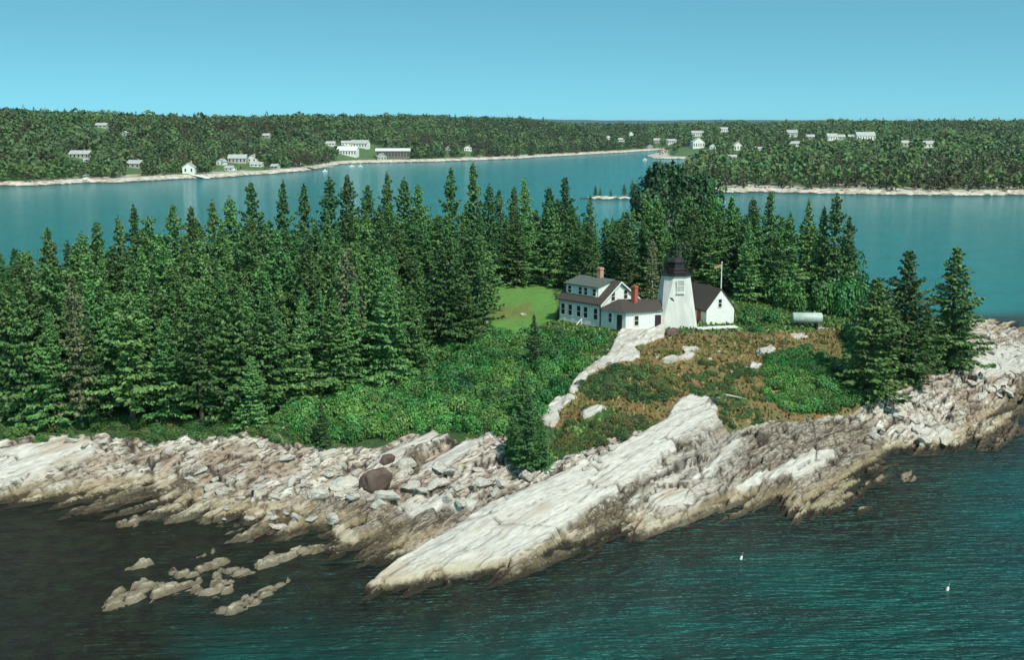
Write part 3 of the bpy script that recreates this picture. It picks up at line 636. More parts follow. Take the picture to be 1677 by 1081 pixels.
# ------------------------------------------------------------------ SPRUCES
def spruce_mesh(seed, H=15.0, R=2.7, base=.10, dens=1.0, mat='spruce', ragged=.2, power=.80, twig=1.0):
    rg = np.random.default_rng(seed); Cs = []; Ts = []; Ss = []
    z = base * H
    while z < H - .35:
        f_ = (z - base * H) / (H - base * H); nb = 6 if f_ < .8 else 5
        a0 = rg.random() * 6.28; lev = 1 + ragged * rg.normal()
        for k in range(nb):
            if rg.random() > dens: continue
            a = a0 + 2 * pi * k / nb + .5 * rg.normal() * .5
            Lb = max(.25, (R * (1 - f_) ** power + .12) * max(.45, lev + .22 * rg.normal()) * (.75 + .25 * min(1, f_ * 6 + .3)))
            droop = -.42 + .75 * f_; n = int(8 + Lb * 20 * twig)
            t_ = .12 + .88 * rg.random(n) ** .75; rr = Lb * t_; lat = rg.normal(size=n) * .21 * (Lb ** .7) * (1.15 - t_ * .8)
            zz = z + Lb * (droop * t_ + .26 * t_ ** 2.5) + .07 * rg.normal(size=n)
            ca_, sa_ = cos(a), sin(a)
            Cs.append(np.c_[ca_ * rr - sa_ * lat, sa_ * rr + ca_ * lat, zz])
            o_ = np.c_[ca_ - sa_ * np.sign(lat) * .8, sa_ + ca_ * np.sign(lat) * .8, -.45 + 0 * lat]
            Ts.append(o_); Ss.append((.125 + .11 * rg.random(n)) * (.75 + .35 * (1 - f_)))
        z += (.50 + .14 * rg.random()) * (1.1 - .4 * f_)
    C = np.concatenate(Cs); T = np.concatenate(Ts); S = np.concatenate(Ss)
    top = np.c_[.05 * rg.normal(size=14), .05 * rg.normal(size=14), H - .9 + 1.0 * rg.random(14)]
    C = np.vstack([C, top]); T = np.vstack([T, np.c_[.3 * rg.normal(size=14), .3 * rg.normal(size=14), np.ones(14)]]); S = np.r_[S, np.full(14, .16)]
    n = len(C); a = T + .45 * rg.normal(size=(n, 3)); a /= np.linalg.norm(a, axis=1)[:, None]
    up = np.array([0, -.0, 1.]) + .75 * rg.normal(size=(n, 3)); b = np.cross(a, up); b /= np.linalg.norm(b, axis=1)[:, None]
    Sx = S[:, None]; V_ = np.stack([C - a * Sx * 1.2, C - b * Sx * .75, C + a * Sx * 1.25 + (0, 0, -.06), C + b * Sx * .75], 1).reshape(-1, 3)
    return npmesh('crown', V_, np.arange(len(V_)).reshape(-1, 4), M[mat])
def trunk_mesh(H=15.0, r=.2, mat='bark', name='trunk'):
    m_ = MB(); m_.tube([(0, 0, -1), (0.05, 0, H * .35), (-.04, .03, H * .7), (0, 0, H * .98)], [r * 1.3, r, r * .6, r * .12], 8)
    me = bpy.data.meshes.new(name); me.from_pydata(m_.v, [], m_.f); me.materials.append(M[mat]); return me
CR = [spruce_mesh(10, R=2.7), spruce_mesh(11, R=3.0), spruce_mesh(12, R=2.3, ragged=.34, dens=.92), spruce_mesh(13, base=.16, R=2.6, ragged=.28), spruce_mesh(14, R=3.4, base=.06, power=.9), spruce_mesh(15, R=2.1, ragged=.36, dens=.85, power=.95), spruce_mesh(16, R=2.8, ragged=.3, power=1.05), spruce_mesh(17, R=2.4, base=.2, ragged=.4, dens=.9)]
CRD = [spruce_mesh(20, R=2.3, base=.12, dens=.9, mat='deadneedle', twig=.5), spruce_mesh(21, R=2.0, base=.15, dens=.85, mat='deadneedle', twig=.5)]
TR = trunk_mesh(); TRP = trunk_mesh(15, .16, 'palebark')
print('spruce faces', [len(c.polygons) for c in CR])
def put_tree(x, y, H, var, label, group=None, wid=1.0, pale=False, z=None):
    z = float(hgt(x, y)) if z is None else z; s_ = H / 15.0
    r = empty('spruce_tree', (x, y, z - .15), random.uniform(0, 6.28)); tag(r, label, 'tree', group)
    r.scale = (s_ * wid, s_ * wid, s_); r.rotation_euler[0] = random.gauss(0, .012); r.rotation_euler[1] = random.gauss(0, .012)
    named.append((x, y, H, z))
    link('crown', (CRD if pale else CR)[var % (2 if pale else 8)], r); link('trunk', TRP if pale else TR, r)
    return r
placed = []; named = []
ORD = ['first','second','third','fourth','fifth','sixth','seventh','eighth','ninth','tenth','eleventh','twelfth','thirteenth','fourteenth','fifteenth','sixteenth','seventeenth','eighteenth','nineteenth','twentieth']
# spruces whose tops break the skyline: top pixel, distance
tops_l = [(22,405,150),(75,370,152),(112,392,154),(132,378,158),(158,362,160),(190,352,164),(215,334,166),(240,350,168),(285,333,174),(315,336,178),(350,326,182),(378,320,186),(410,297,190),(460,294,196),(495,299,200),
          (540,288,205),(566,285,207),(600,300,212),(628,281,208),(660,290,212),(686,300,212),(736,271,196),(777,264,198)]
tops_m = [(815,309,212),(845,304,216),(862,290,204),(900,304,212),(926,288,208),(966,318,230)]
tops_r = [(1060,308,205),(1162,300,200),(1200,318,196),(1235,322,196),(1262,312,192),(1325,324,196),(1350,336,186),(1371,316,184),(1392,352,190)]
for nm_, L_, grp in (('rising above the wood left of the lawn', tops_l, 'spruces on the skyline left of the lawn'), ('behind the lawn and keeper\'s house', tops_m, 'spruces on the skyline behind the lawn'), ('behind the white tower and the tank', tops_r, 'spruces on the skyline behind the tower')):
    for i, (px, py, d) in enumerate(L_):
        x = (px - CX) / FPX * d * .985; 
        for _ in range(3):
            tz = P(px, py, 0); 
            k = (CAMZ - 0) ; dy_ = FPX * cp_ + (CY - py) * sp_; dz_ = -FPX * sp_ + (CY - py) * cp_; zt = CAMZ + dz_ * d / dy_; x = (px - CX) * d / dy_
        g = float(hgt(x, d)); H = max(7, zt - g)
        lab = ['slender', 'broad', 'ragged', 'tall'][(i * 7 + len(L_)) % 4 if H < 20 else 3]
        if i < 20: txt = '%s pointed spruce top from the left %s' % (ORD[i], nm_)
        else: txt = ['shorter spruce left of the two tallest spruce tops', 'left one of the two tallest spruce tops by the lawn', 'right one of the two tallest spruce tops by the lawn'][i - 20]
        if px in (1371,): txt = 'tall dark spruce at the right end of the wood against the bay'
        put_tree(x, d, H, i, txt, grp, wid=.95); placed.append((x, d))
# named single spruces
singles = [(1475,408,1478,612,4,1.35,'big dense spruce, middle one of the three at the right point'),(1552,402,1556,600,1,1.4,'tall spruce nearest the bay at the right point'),
    (1425,452,1425,652,4,1.5,'bushy dark spruce left of the two tall ones at the right point'),(1510,500,1512,600,4,1.3,'low broad spruce between the two tall spruces of the right point'),
    (1500,540,1492,628,4,1.5,'low young spruce in front of the tall ones at the right point'),
    (880,512,876,606,2,.95,'slender dark spruce alone in the green brush left of the house'),(868,640,866,768,4,1.0,'middle dark spruce of the clump at the brush end, nearest the rocks'),
    (845,668,842,752,4,1.15,'dark spruce left in the clump at the end of the brush'),(893,690,888,768,1,1.1,'dark spruce right in the clump at the end of the brush'),(862,596,858,700,2,1.1,'dark spruce behind the clump at the end of the brush'),
    (532,655,530,735,2,1.0,'small dark spruce at the edge of the shore rocks'),(415,580,415,705,4,1.1,'broad young spruce at the wood edge with layered branches'),
    (800,300,800,470,3,.8,'spruce at the left back corner of the lawn'),(1440,460,1440,560,0,1.2,'spruce behind the bushy dark one at the right point')]
for tx, ty, bx, by, var, wd, lab in singles:
    q = ground(bx, by); dy_ = FPX * cp_ + (CY - ty) * sp_; dz_ = -FPX * sp_ + (CY - ty) * cp_
    H = CAMZ + dz_ * q[1] / dy_ - q[2]; put_tree(q[0], q[1], max(4, H), var, lab, None, wd); placed.append((q[0], q[1]))
# the body of the wood
wood_px = {'dark green spruce in the dense wood left of the lawn': ([(-230,690),(0,700),(150,698),(300,700),(450,690),(560,650),(640,640),(700,600),(770,570),(790,530),(785,480),(795,460),(850,440),(850,300),(0,300)], -999, 216),
    'dark green spruce in the row behind the lawn and house': ([(785,468),(890,472),(960,482),(1085,482),(1085,300),(785,300)], -999, 232),
    'dark green spruce in the wood behind the tower and tank': ([(1085,470),(1140,480),(1210,495),(1260,500),(1340,490),(1410,470),(1415,400),(1400,300),(1085,300)], -999, 222)}
skl = ([-300,0,60,150,250,350,450,550,650,700,718,750,800,850,925,940,950,1010,1035,1060,1120,1150,1250,1285,1312,1340,1395,1412,1500],
       [430,412,400,385,362,345,338,325,322,340,352,325,335,325,318,335,352,350,322,318,300,318,330,340,352,350,385,455,470])
rw = np.random.default_rng(5); cnt = 0; cands = []
def far_enough(x, y, r): return all((x - a) ** 2 + (y - b) ** 2 > r * r for a, b in placed)
for lab, (poly, _, dmax) in wood_px.items():
    cand = 0
    for k in range(14000):
        x = rw.uniform(-105, 75); y = rw.uniform(118, dmax)
        if y > 212 and rw.random() < .4: continue
        z = float(hgt(x, y))
        if z < 2.0: continue
        px, py = project(x, y, z)
        if not inpoly(np.array([px]), np.array([py]), poly)[0] or px < -90: continue
        if polydist(np.array([x]), np.array([y]), shore)[0] < 6: continue
        if not far_enough(x, y, 3.15 if y < 150 else 3.6 + (y - 150) * .012): continue
        H = rw.uniform(10.5, 18); tpx, tpy = project(x, y, z + H)
        lim = float(np.interp(px, *skl)) + rw.uniform(0, 20)
        if tpy < lim: H = H - (lim - tpy) * y / FPX
        if H < 6.0: continue
        placed.append((x, y)); cnt += 1
        cands.append((x, y, H, int(rw.random() * 8), lab, rw.uniform(.9, 1.3), z))
# how much of each crown the nearer ones leave open: the largest 235 stand as trees of their own, the rest as one stand
buf = np.zeros((300, 460), bool); vis = []
everyone = [(c[1], c[0], c[2], c[5], c[6], k) for k, c in enumerate(cands)] + [(t_[1], t_[0], t_[2], 1.0, t_[3], -1) for t_ in named]
open_ = np.zeros(len(cands))
for y, x, H, wd_, z, k in sorted(everyone):
    px, pt = project(x, y, z + H); _, pb = project(x, y, z + .1 * H); n = 0
    for r_ in range(int(pt / 4), int(pb / 4) + 1):
        hw = 2.4 * wd_ * H / 15 * max(.05, min(1, (r_ * 4 - pt) / (pb - pt))) * FPX / y / 4; c0, c1 = int((px + 100) / 4 - hw), int((px + 100) / 4 + hw) + 1
        if 0 <= r_ < 300 and c1 > 0: seg = buf[r_, max(c0, 0):c1]; n += int((~seg).sum()) if px > -20 else 0; seg[:] = True
    if k >= 0: open_[k] = n
order = np.argsort(-open_); LT = [spruce_mesh(30 + k, R=2.7, twig=.55) for k in range(3)]; rest = []
LTV = []
for me_ in LT: v_ = np.zeros(len(me_.vertices) * 3, np.float32); me_.vertices.foreach_get('co', v_); LTV.append(v_.reshape(-1, 3))
for rank, k in enumerate(order):
    x, y, H, var, lab, wd_, z = cands[k]
    if rank < 235 and open_[k] > 0: put_tree(x, y, H, var, lab, lab.replace('dark green spruce', 'spruces'), wd_)
    elif open_[k] > 2: T = LTV[var % 3]; a = var * 1.7; q = H / 15; rest.append(np.c_[(T[:, 0] * cos(a) - T[:, 1] * sin(a)) * q * wd_ + x, (T[:, 0] * sin(a) + T[:, 1] * cos(a)) * q * wd_ + y, T[:, 2] * q + z])
if rest:
    V_ = np.concatenate(rest); tag(link('spruce_stand', npmesh('spruce_stand', V_, np.arange(len(V_)).reshape(-1, 4), M['spruce'])), 'spruces deeper in the wood, showing only between the nearer ones', 'wood', kind='stuff')
print('wood trees', cnt, 'merged', len(rest))
# dying and bare trees
for i, (bx, by, tx, ty, lab) in enumerate([(572,632,572,400,'dying pale brown spruce in the middle of the wood'),(135,700,135,450,'dying brownish spruce near the left edge of the wood'),(1068,490,1066,390,'thin pale trunked spruce just left of the tower')]):
    q = ground(bx, by); dy_ = FPX * cp_ + (CY - ty) * sp_; dz_ = -FPX * sp_ + (CY - ty) * cp_
    put_tree(q[0], q[1], CAMZ + dz_ * q[1] / dy_ - q[2], i, lab, None, 1.0, True)
for i, (bx, by, h_, lab) in enumerate([(180,665,5.5,'bare pale snag in front of the left wood'),(272,665,5.0,'thin bare snag right of the first pale snag'),(483,652,2.6,'short white snag, left of the pair at the wood edge'),(508,650,2.4,'short white snag, right of the pair at the wood edge'),
        (1084,470,9.5,'bare dead trunk standing close behind the tower'),(225,560,6,'bare grey trunk inside the left wood')]):
    q = ground(bx, by); r = empty('dead_tree', tuple(q)); tag(r, lab, 'dead tree')
    MB().tube([(0, 0, -.5), (.1, 0, h_ * .5), (.0, .1, h_)], [.14, .10, .03], 7).build('trunk', M['palebark'], r)
    for k in range(7):
        a = k * 2.2; z0 = h_ * (.35 + .08 * k); l_ = .9 - .08 * k
        MB().tube([(.06, 0, z0), (cos(a) * l_ * .6, sin(a) * l_ * .6, z0 + .1), (cos(a) * l_, sin(a) * l_, z0 - .05)], [.035, .025, .01], 5).build('limb', M['palebark'], r)

# broad-leaved crowns
def lump_mesh(name, seed, R, H, n, size, mat, lobes=9, zb_=0.0):
    rg = np.random.default_rng(seed); Cs = []
    for k in range(lobes):
        a = rg.random() * 6.28; r = R * .62 * rg.random() ** .5; c_ = np.array([cos(a) * r, sin(a) * r, zb_ + H * (.3 + .45 * rg.random())]); q = R * (.38 + .22 * rg.random())
        m_ = n // lobes; d = rg.normal(size=(m_, 3)); d /= np.linalg.norm(d, axis=1)[:, None]; d *= (q * (.72 + .36 * rg.random(m_)))[:, None]; d[:, 2] *= .85 * H / R / 1.1 if H < R * 1.2 else .9
        Cs.append(c_ + d)
    C = np.concatenate(Cs); C[:, 2] = np.maximum(C[:, 2], zb_ + .05 * rg.random(len(C)))
    n = len(C); up = C - np.array([0, 0, H * .3 + zb_]); up /= np.linalg.norm(up, axis=1)[:, None] + 1e-6; nn = up * .8 + rg.normal(size=(n, 3)) * .6 + (0, 0, .4)
    a = np.cross(nn, rg.normal(size=(n, 3))); a /= np.linalg.norm(a, axis=1)[:, None]; b = np.cross(nn, a); b /= np.linalg.norm(b, axis=1)[:, None]
    S = (size * (.7 + .6 * rg.random(n)))[:, None]; V_ = np.stack([C - a * S, C - b * S * .7, C + a * S, C + b * S * .7], 1).reshape(-1, 3)
    return V_
def np_q(name, V_, mat): return npmesh(name, V_, np.arange(len(V_)).reshape(-1, 4), M[mat])
BT = np_q('crown', lump_mesh('crown', 31, 4.2, 7.5, 5200, .30, 'darkleaf', 14, 3.0), 'darkleaf'); BT2 = np_q('crown', lump_mesh('crown', 32, 3.2, 6.0, 4200, .26, 'leaf', 12, 2.2), 'leaf')
def broad(px_t, py_t, d, me_, base, topz, lab, w_=1.0):
    dy_ = FPX * cp_ + (CY - py_t) * sp_; dz_ = -FPX * sp_ + (CY - py_t) * cp_; x = (px_t - CX) * d / dy_; z = float(hgt(x, d)); H = CAMZ + dz_ * d / dy_ - z
    r = empty('broadleaf_tree', (x, d, z), random.random() * 6); tag(r, lab, 'tree'); k = H / topz; r.scale = (k * w_, k * w_, k)
    link('crown', me_, r); MB().tube([(0, 0, -.5), (.2, 0, topz * .4), (0, .1, topz * .75)], [.3, .22, .1], 8).build('trunk', M['bark'], r)
broad(1078, 273, 236, BT, 3, 9.6, 'large dark round-headed tree at the left above the tower', .62); broad(1128, 288, 240, BT, 3, 9.6, 'dark broadleaf tree right of the large round-headed one', .62)
broad(1102, 330, 205, BT, 3, 9.6, 'dark broadleaf tree rising straight behind the tower', .55); broad(1160, 302, 244, BT2, 2.2, 7.6, 'green broadleaf tree at the right of the dark pair', .6)
broad(1110, 400, 178, BT, 3, 9.6, 'black-green low tree just behind the lantern', .55)
BU = [np_q('foliage', lump_mesh('foliage', 40 + k, 1.7, 1.9, 1500, .13, 'leaf', 9), 'leaf') for k in range(3)]
def bush(px, py, w_, h_, lab, k=0, grp=None):
    q = ground(px, py); r = empty('bush', (q[0], q[1], q[2] - .1), random.random() * 6); tag(r, lab, 'bush', grp); s_ = w_ * q[1] / FPX / 3.8; r.scale = (s_, s_, h_ * q[1] / FPX / 2.2)
    link('foliage', BU[k % 3], r); MB().tube([(0, 0, -.2), (.05, 0, .9)], [.08, .04], 6).build('stem', M['bark'], r)
for a in [(1225,530,50,34,'round green bush just right of the white shed'),(1262,528,40,26,'green bush between the shed and the tank'),(1275,500,60,60,'tall green bush behind the gap between shed and tank'),(1300,510,56,56,'tall bright bush left behind the tank'),(1345,515,60,70,'leafy green bush right behind the tank'),
        (1378,520,60,75,'tall leafy bush between the tank and the right spruces'),(1390,560,40,40,'bush at the left foot of the bushy dark spruce'),(1240,545,26,14,'low bush on the turf right of the shed'),(985,470,60,40,'dark bush against the back of the house'),(815,560,50,28,'low bush at the front edge of the lawn'),
        (1340,470,60,80,'leafy tree-like bush below the tall spruces at the right'),(1385,470,60,70,'leafy bush at the right end of the wood by the bay'),(1410,500,44,60,'bush behind the bushy dark spruce'),(1230,490,60,60,'dark bush at the wood edge behind the shed')]:
    bush(*a, k=int(a[0]))
# thickets too dense to count
BR = [lump_mesh('b', 60 + k, 1.5, 1.3, 900, .11, 'brush', 7) for k in range(5)]
def thicket(name, label, poly, spacing, smin, smax, seed, tint=(1, 1, 1), zs=1.0):
    rg = np.random.default_rng(seed); xs = [P(a, b_, 5)[:2] for a, b_ in poly]; x0 = min(p[0] for p in xs) - 4; x1 = max(p[0] for p in xs) + 4; y0 = min(p[1] for p in xs) - 12; y1 = max(p[1] for p in xs) + 12
    n = int((x1 - x0) * (y1 - y0) / spacing ** 2); x = rg.uniform(x0, x1, n); y = rg.uniform(y0, y1, n); z = hgt(x, y); px, py = project(x, y, z); ok = inpoly(px, py, poly)
    Vs = []; Ts = []
    for i in np.nonzero(ok)[0]:
        T = BR[int(rg.random() * 5)]; a = rg.random() * 6.28; s_ = rg.uniform(smin, smax); h_ = s_ * rg.uniform(.7, 1.15) * zs
        Vs.append(np.c_[(T[:, 0] * cos(a) - T[:, 1] * sin(a)) * s_ + x[i], (T[:, 0] * sin(a) + T[:, 1] * cos(a)) * s_ + y[i], T[:, 2] * h_ + z[i] - .25])
        pt = float(fbm(np.array([x[i] * .16]), np.array([y[i] * .16]), 31)[0]); g = (.62 + .55 * rg.random()) * (1 + .7 * pt); Ts.append(np.tile(np.array(tint) * g * np.array([.7 + .9 * rg.random() + .6 * pt, 1, .8 + .3 * rg.random()]), (len(T), 1)))
    V_ = np.concatenate(Vs); o = link(name, npmesh(name, V_, np.arange(len(V_)).reshape(-1, 4), M['brush'], False, {'tint': np.concatenate(Ts)})); tag(o, label, 'brush', kind='stuff'); print(name, len(V_) // 4)
thicket('brush', 'bright green brush sloping from the lawn to the shore rocks', [(500,640),(600,635),(700,585),(780,556),(840,552),(900,556),(980,560),(960,600),(935,640),(890,665),(880,700),(830,705),(720,705),(620,720),(540,725),(480,718),(450,690)], 1.3, .6, 1.3, 11, (1, 1.08, .95), 1.35)
thicket('brush', 'low dark brush along the foot of the left wood', [(-200,690),(0,692),(200,690),(450,680),(500,730),(440,724),(400,716),(330,720),(260,724),(180,716),(60,724),(-200,716)], .95, .35, .9, 12, (.8, .72, .7))
thicket('brush', 'wide mound of bright green brush on the turf below the tank', [(1255,590),(1300,578),(1360,590),(1400,620),(1412,650),(1390,670),(1320,680),(1275,670),(1250,640)], .95, .5, 1.0, 13, (1, 1.1, .9), 1.2)
thicket('brush', 'olive brush on the turf between the outcrop and the long slab', [(965,612),(1010,600),(1060,598),(1110,625),(1115,645),(1060,660),(1000,660),(965,650),(945,630)], .85, .4, .8, 14, (1.1, .72, .8))
thicket('brush', 'thin dark brush between the turf and the top of the long slab', [(905,720),(960,700),(1040,685),(1090,680),(1070,700),(1000,725),(930,742),(905,745)], .9, .35, .75, 15, (1.2, .62, .7))
thicket('brush', 'patchy brush between the two green mounds', [(1120,620),(1180,600),(1250,600),(1255,660),(1200,680),(1160,650),(1120,640)], 1.0, .3, .7, 16, (1.1, .75, .8))
thicket('brush', 'scattered scrub dotting the reddish turf of the headland', [(1060,575),(1150,555),(1300,548),(1370,560),(1300,580),(1230,620),(1170,640),(1110,620),(1000,690),(930,715),(905,700),(960,660),(1050,600)], 3.0, .25, .65, 19, (1.2, .8, .8))
thicket('brush', 'scrub on the bank right of the long slab', [(1175,665),(1230,660),(1250,690),(1200,705),(1180,690)], 1.1, .3, .6, 17, (.8, .7, .8))
thicket('brush', 'brush at the feet of the spruces on the right point', [(1400,600),(1470,580),(1580,570),(1595,605),(1520,615),(1450,650),(1400,640)], 1.3, .35, .8, 18, (.7, .6, .7))
# dry grass
rg = np.random.default_rng(77); gn = 26000; x = rg.uniform(-5, 62, gn); y = rg.uniform(108, 185, gn); z = hgt(x, y); px, py = project(x, y, z)
gi = (samp(rock, x, y) < .4) & (samp(lawn, x, y) < .3) & (z > 2); x, y, z = x[gi], y[gi], z[gi]; n = len(x); a = rg.random(n) * 3.14; hgh = .15 + .3 * rg.random(n); ww = .10 + .1 * rg.random(n)
lx, ly = rg.normal(size=n) * .12, rg.normal(size=n) * .12
T0 = np.c_[x - np.cos(a) * ww, y - np.sin(a) * ww, z - .05]; T1 = np.c_[x + np.cos(a) * ww, y + np.sin(a) * ww, z - .05]; T2 = np.c_[x + np.cos(a) * ww + lx, y + np.sin(a) * ww + ly, z + hgh]; T3 = np.c_[x - np.cos(a) * ww * .8 + lx, y - np.sin(a) * ww + ly, z + hgh * .8]
hz = samp(heath, x, y)[:, None]; tc_ = hz * np.array([2.9, .82, 1.0]) + (1 - hz) * np.array([1.6, 1.0, .8]); tc_ = tc_ * rg.uniform(.6, 1.3, (n, 1))
o = link('grass', npmesh('grass', np.stack([T0, T1, T2, T3], 1).reshape(-1, 3), np.arange(n * 4).reshape(-1, 4), M['brush'], False, {'tint': np.repeat(tc_, 4, 0)})); tag(o, 'dry reddish and green grass on the headland turf', 'grass', kind='stuff')

# ------------------------------------------------------------------ BOULDERS
def rock_mesh(seed, name='boulder', mat='boulder', flat=.7):
    import bmesh
    rg = random.Random(seed); bm = bmesh.new(); bmesh.ops.create_icosphere(bm, subdivisions=4, radius=1.0)
    pl = []
    for k in range(15):
        d = np.array([rg.gauss(0, 1) for _ in range(3)]); d /= np.linalg.norm(d); pl.append((d, rg.uniform(.55, .85)))
    pl.append((np.array([0, 0, 1.]), .75))
    for v in bm.verts:
        p = np.array(v.co)
        for d, o_ in pl:
            e = p @ d - o_
            if e > 0: p = p - d * e * (.96 if mat == 'boulder' else .7)
        nz = .035 * (sin(p[0] * 9 + seed) + sin(p[1] * 11 + seed * 2) * sin(p[2] * 8)); v.co = p * (1 + nz) * np.array([1.25, .9, flat])
    me = bpy.data.meshes.new(name); bm.to_mesh(me); bm.free(); me.materials.append(M[mat]); return me
RK = [rock_mesh(k, flat=random.uniform(.5, .8)) for k in range(7)]
def boulder(x, y, s_, lab, grp, me_=None, sink=.25, rz=None, name='boulder'):
    z = float(hgt(x, y)); o = link(name, me_ or random.choice(RK)); tag(o, lab, 'rock', grp)
    o.location = (x, y, z + s_ * .35 - s_ * sink); o.scale = (s_ * random.uniform(.8, 1.25), s_ * random.uniform(.7, 1.1), s_ * random.uniform(.75, 1.1))
    o.rotation_euler = (random.gauss(0, .25), random.gauss(0, .25), STR_ANG + random.gauss(0, .6) if rz is None else rz); return o
DB = [rock_mesh(91, mat='darkboulder', flat=.85), rock_mesh(92, mat='darkboulder', flat=.8), rock_mesh(93, mat='darkboulder', flat=.9)]
q = ground(614, 812); boulder(q[0], q[1] + .3, 1.5, 'large brown boulder, the bigger of the two dark ones on the pale rocks', None, DB[0], -.35, .1).scale = (1.5, 1.15, 1.75)
q = ground(634, 762); boulder(q[0], q[1] + .3, .82, 'small round brown boulder, upper one of the two dark boulders', None, DB[1], -.1, .1).scale = (.85, .75, .8)
q = ground(637, 818); boulder(q[0], q[1], .95, 'white boulder leaning against the large brown boulder', None, RK[1], 0)
zones = [([(470,740),(560,745),(600,730),(690,770),(800,750),(870,780),(860,815),(760,830),(660,840),(560,830),(500,820),(460,780)], 66, .35, 1.2, 'pale angular boulder among the jumbled rocks around the brown boulders'),
    ([(300,770),(400,760),(500,790),(560,840),(540,868),(440,870),(380,860),(320,840)], 38, .3, .85, 'pale boulder on the low rocks by the dark water at left'),
    ([(110,716),(250,724),(430,716),(450,740),(300,752),(200,748),(120,735)], 26, .25, .7, 'small pale boulder along the foot of the left wood'),
    ([(1410,680),(1440,640),(1560,640),(1590,690),(1570,730),(1480,735),(1420,725)], 44, .35, 1.15, 'pale rounded boulder on the right point below the spruces'),
    ([(1560,640),(1600,600),(1600,570),(1677,560),(1677,640),(1610,660)], 30, .4, 1.1, 'white boulder on the shore at the right edge'),
    ([(925,770),(940,748),(1010,728),(1000,750),(960,770)], 14, .3, .6, 'small boulder at the upper edge of the long slab'),
    ([(1060,570),(1380,545),(1370,600),(1240,640),(1100,640),(1000,700),(930,700)], 24, .15, .42, 'small pale stone lying in the reddish turf')]
for poly, n, a_, b_, lab in zones:
    xs = [p[0] for p in poly]; ys = [p[1] for p in poly]; k = 0
    while k < n:
        px, py = random.uniform(min(xs), max(xs)), random.uniform(min(ys), max(ys))
        if not inpoly(np.array([px]), np.array([py]), poly)[0]: continue
        q = ground(px, py); boulder(q[0], q[1], a_ + (b_ - a_) * random.random() ** 2, lab, 'loose: ' + lab); k += 1
for px, py, s_, lab in [(1250,580,.9,'flat white rock above the bright green mound'),(1222,603,.35,'small white stone left of the bright green mound'),(857,517,.5,'pale stone standing on the lawn'),(1438,452,1.6,'white rock at the back shore behind the bushy spruce'),(1452,450,1.3,'second white rock at the back shore beside the first'),(1306,553,.5,'flat pale stone in front of the tank')]:
    q = ground(px, py); boulder(q[0], q[1], s_, lab, None)
for i, (a, b_, r_, lab) in enumerate([((1163,652),(1222,660),.13,'long white driftwood log above the top of the slab'),((958,571),(980,565),.12,'pale plank lying in the brush below the house'),((462,706),(498,692),.10,'bleached driftwood log at the shore edge of the brush')]):
    p, q = ground(*a), ground(*b_); MBo = MB(); d = q - p; MBo.tube([(0, 0, .1), tuple(d * .5 + (0, 0, .22)), tuple(d + (0, 0, .12))], [r_, r_ * .9, r_ * .6], 8)
    tag(MBo.build('driftwood_log', M['wood'], None, tuple(p + (0, 0, .15))), lab, 'log')

# ------------------------------------------------------------------ KEEPER'S HOUSE
def win(root, c, u, nrm, w_, h_, name='window', frame=True, mat='glass'):
    """a framed window: c centre, u along the wall, nrm out of it"""
    c, u, nrm = np.array(c, float), np.array(u, float), np.array(nrm, float); up = np.array([0, 0, 1.])
    def slab_(m_, a0, a1, b0, b1, o0, o1):
        f4 = lambda o_: [c + u * a0 + up * b0 + nrm * o_, c + u * a1 + up * b0 + nrm * o_, c + u * a1 + up * b1 + nrm * o_, c + u * a0 + up * b1 + nrm * o_]
        m_.hexa(f4(o0), f4(o1))
    m_ = MB(); t_ = .09
    slab_(m_, -w_ / 2 - t_, -w_ / 2, -h_ / 2 - t_, h_ / 2 + t_, -.02, .07); slab_(m_, w_ / 2, w_ / 2 + t_, -h_ / 2 - t_, h_ / 2 + t_, -.02, .07)
    slab_(m_, -w_ / 2, w_ / 2, h_ / 2, h_ / 2 + t_, -.02, .068); slab_(m_, -w_ / 2 , w_ / 2, -h_ / 2 - t_, -h_ / 2, -.02, .10)
    slab_(m_, -w_ / 2, w_ / 2, -.03, .03, .0, .05)
    wo = m_.build(name, M['white'], root); pn = MB(); slab_(pn, -w_ / 2, w_ / 2, -h_ / 2, h_ / 2, -.03, .02); pn.build('pane', M[mat], wo)
    return wo
C0 = P(982.9, 535.6, 10.0); L0 = P(916.4, 523.9, 10.0); av = (L0 - C0)[:2]; LH = float(np.linalg.norm(av)); HANG = math.atan2(av[1], av[0]) - pi / 2
WG, EH, RH = 7.9, 3.35, 6.05
r = empty('keepers_house', tuple(C0), HANG); tag(r, "white keeper's house with brown roof, long dormer and low wing beside the tower", 'house')
MB().box(-.05, WG + .05, -.05, LH + .05, -1.6, -.05).build('foundation', M['stone'], r)
wl = MB().box(0, WG, 0, LH, -.05, EH); mid_ = WG / 2
wl.poly([(0, 0, EH), (WG, 0, EH), (mid_, 0, RH)]); wl.poly([(WG, LH, EH), (0, LH, EH), (mid_, LH, RH)]); wl.build('wall', M['white'], r)
sl_ = (RH - EH) / mid_; oh = .42
def roof_slab(m_, xa, za, xb, zb2, y0, y1, th=.16):
    m_.hexa([(xa, y0, za), (xb, y0, zb2), (xb, y1, zb2), (xa, y1, za)], [(xa, y0, za + th), (xb, y0, zb2 + th), (xb, y1, zb2 + th), (xa, y1, za + th)])
rf = MB(); roof_slab(rf, -oh, EH - oh * sl_ + .02, mid_, RH + .02, -oh, LH + oh); roof_slab(rf, mid_, RH + .02, WG + oh, EH - oh * sl_ + .02, -oh, LH + oh)
roof = rf.build('roof', M['roof'], r)
tr = MB(); 
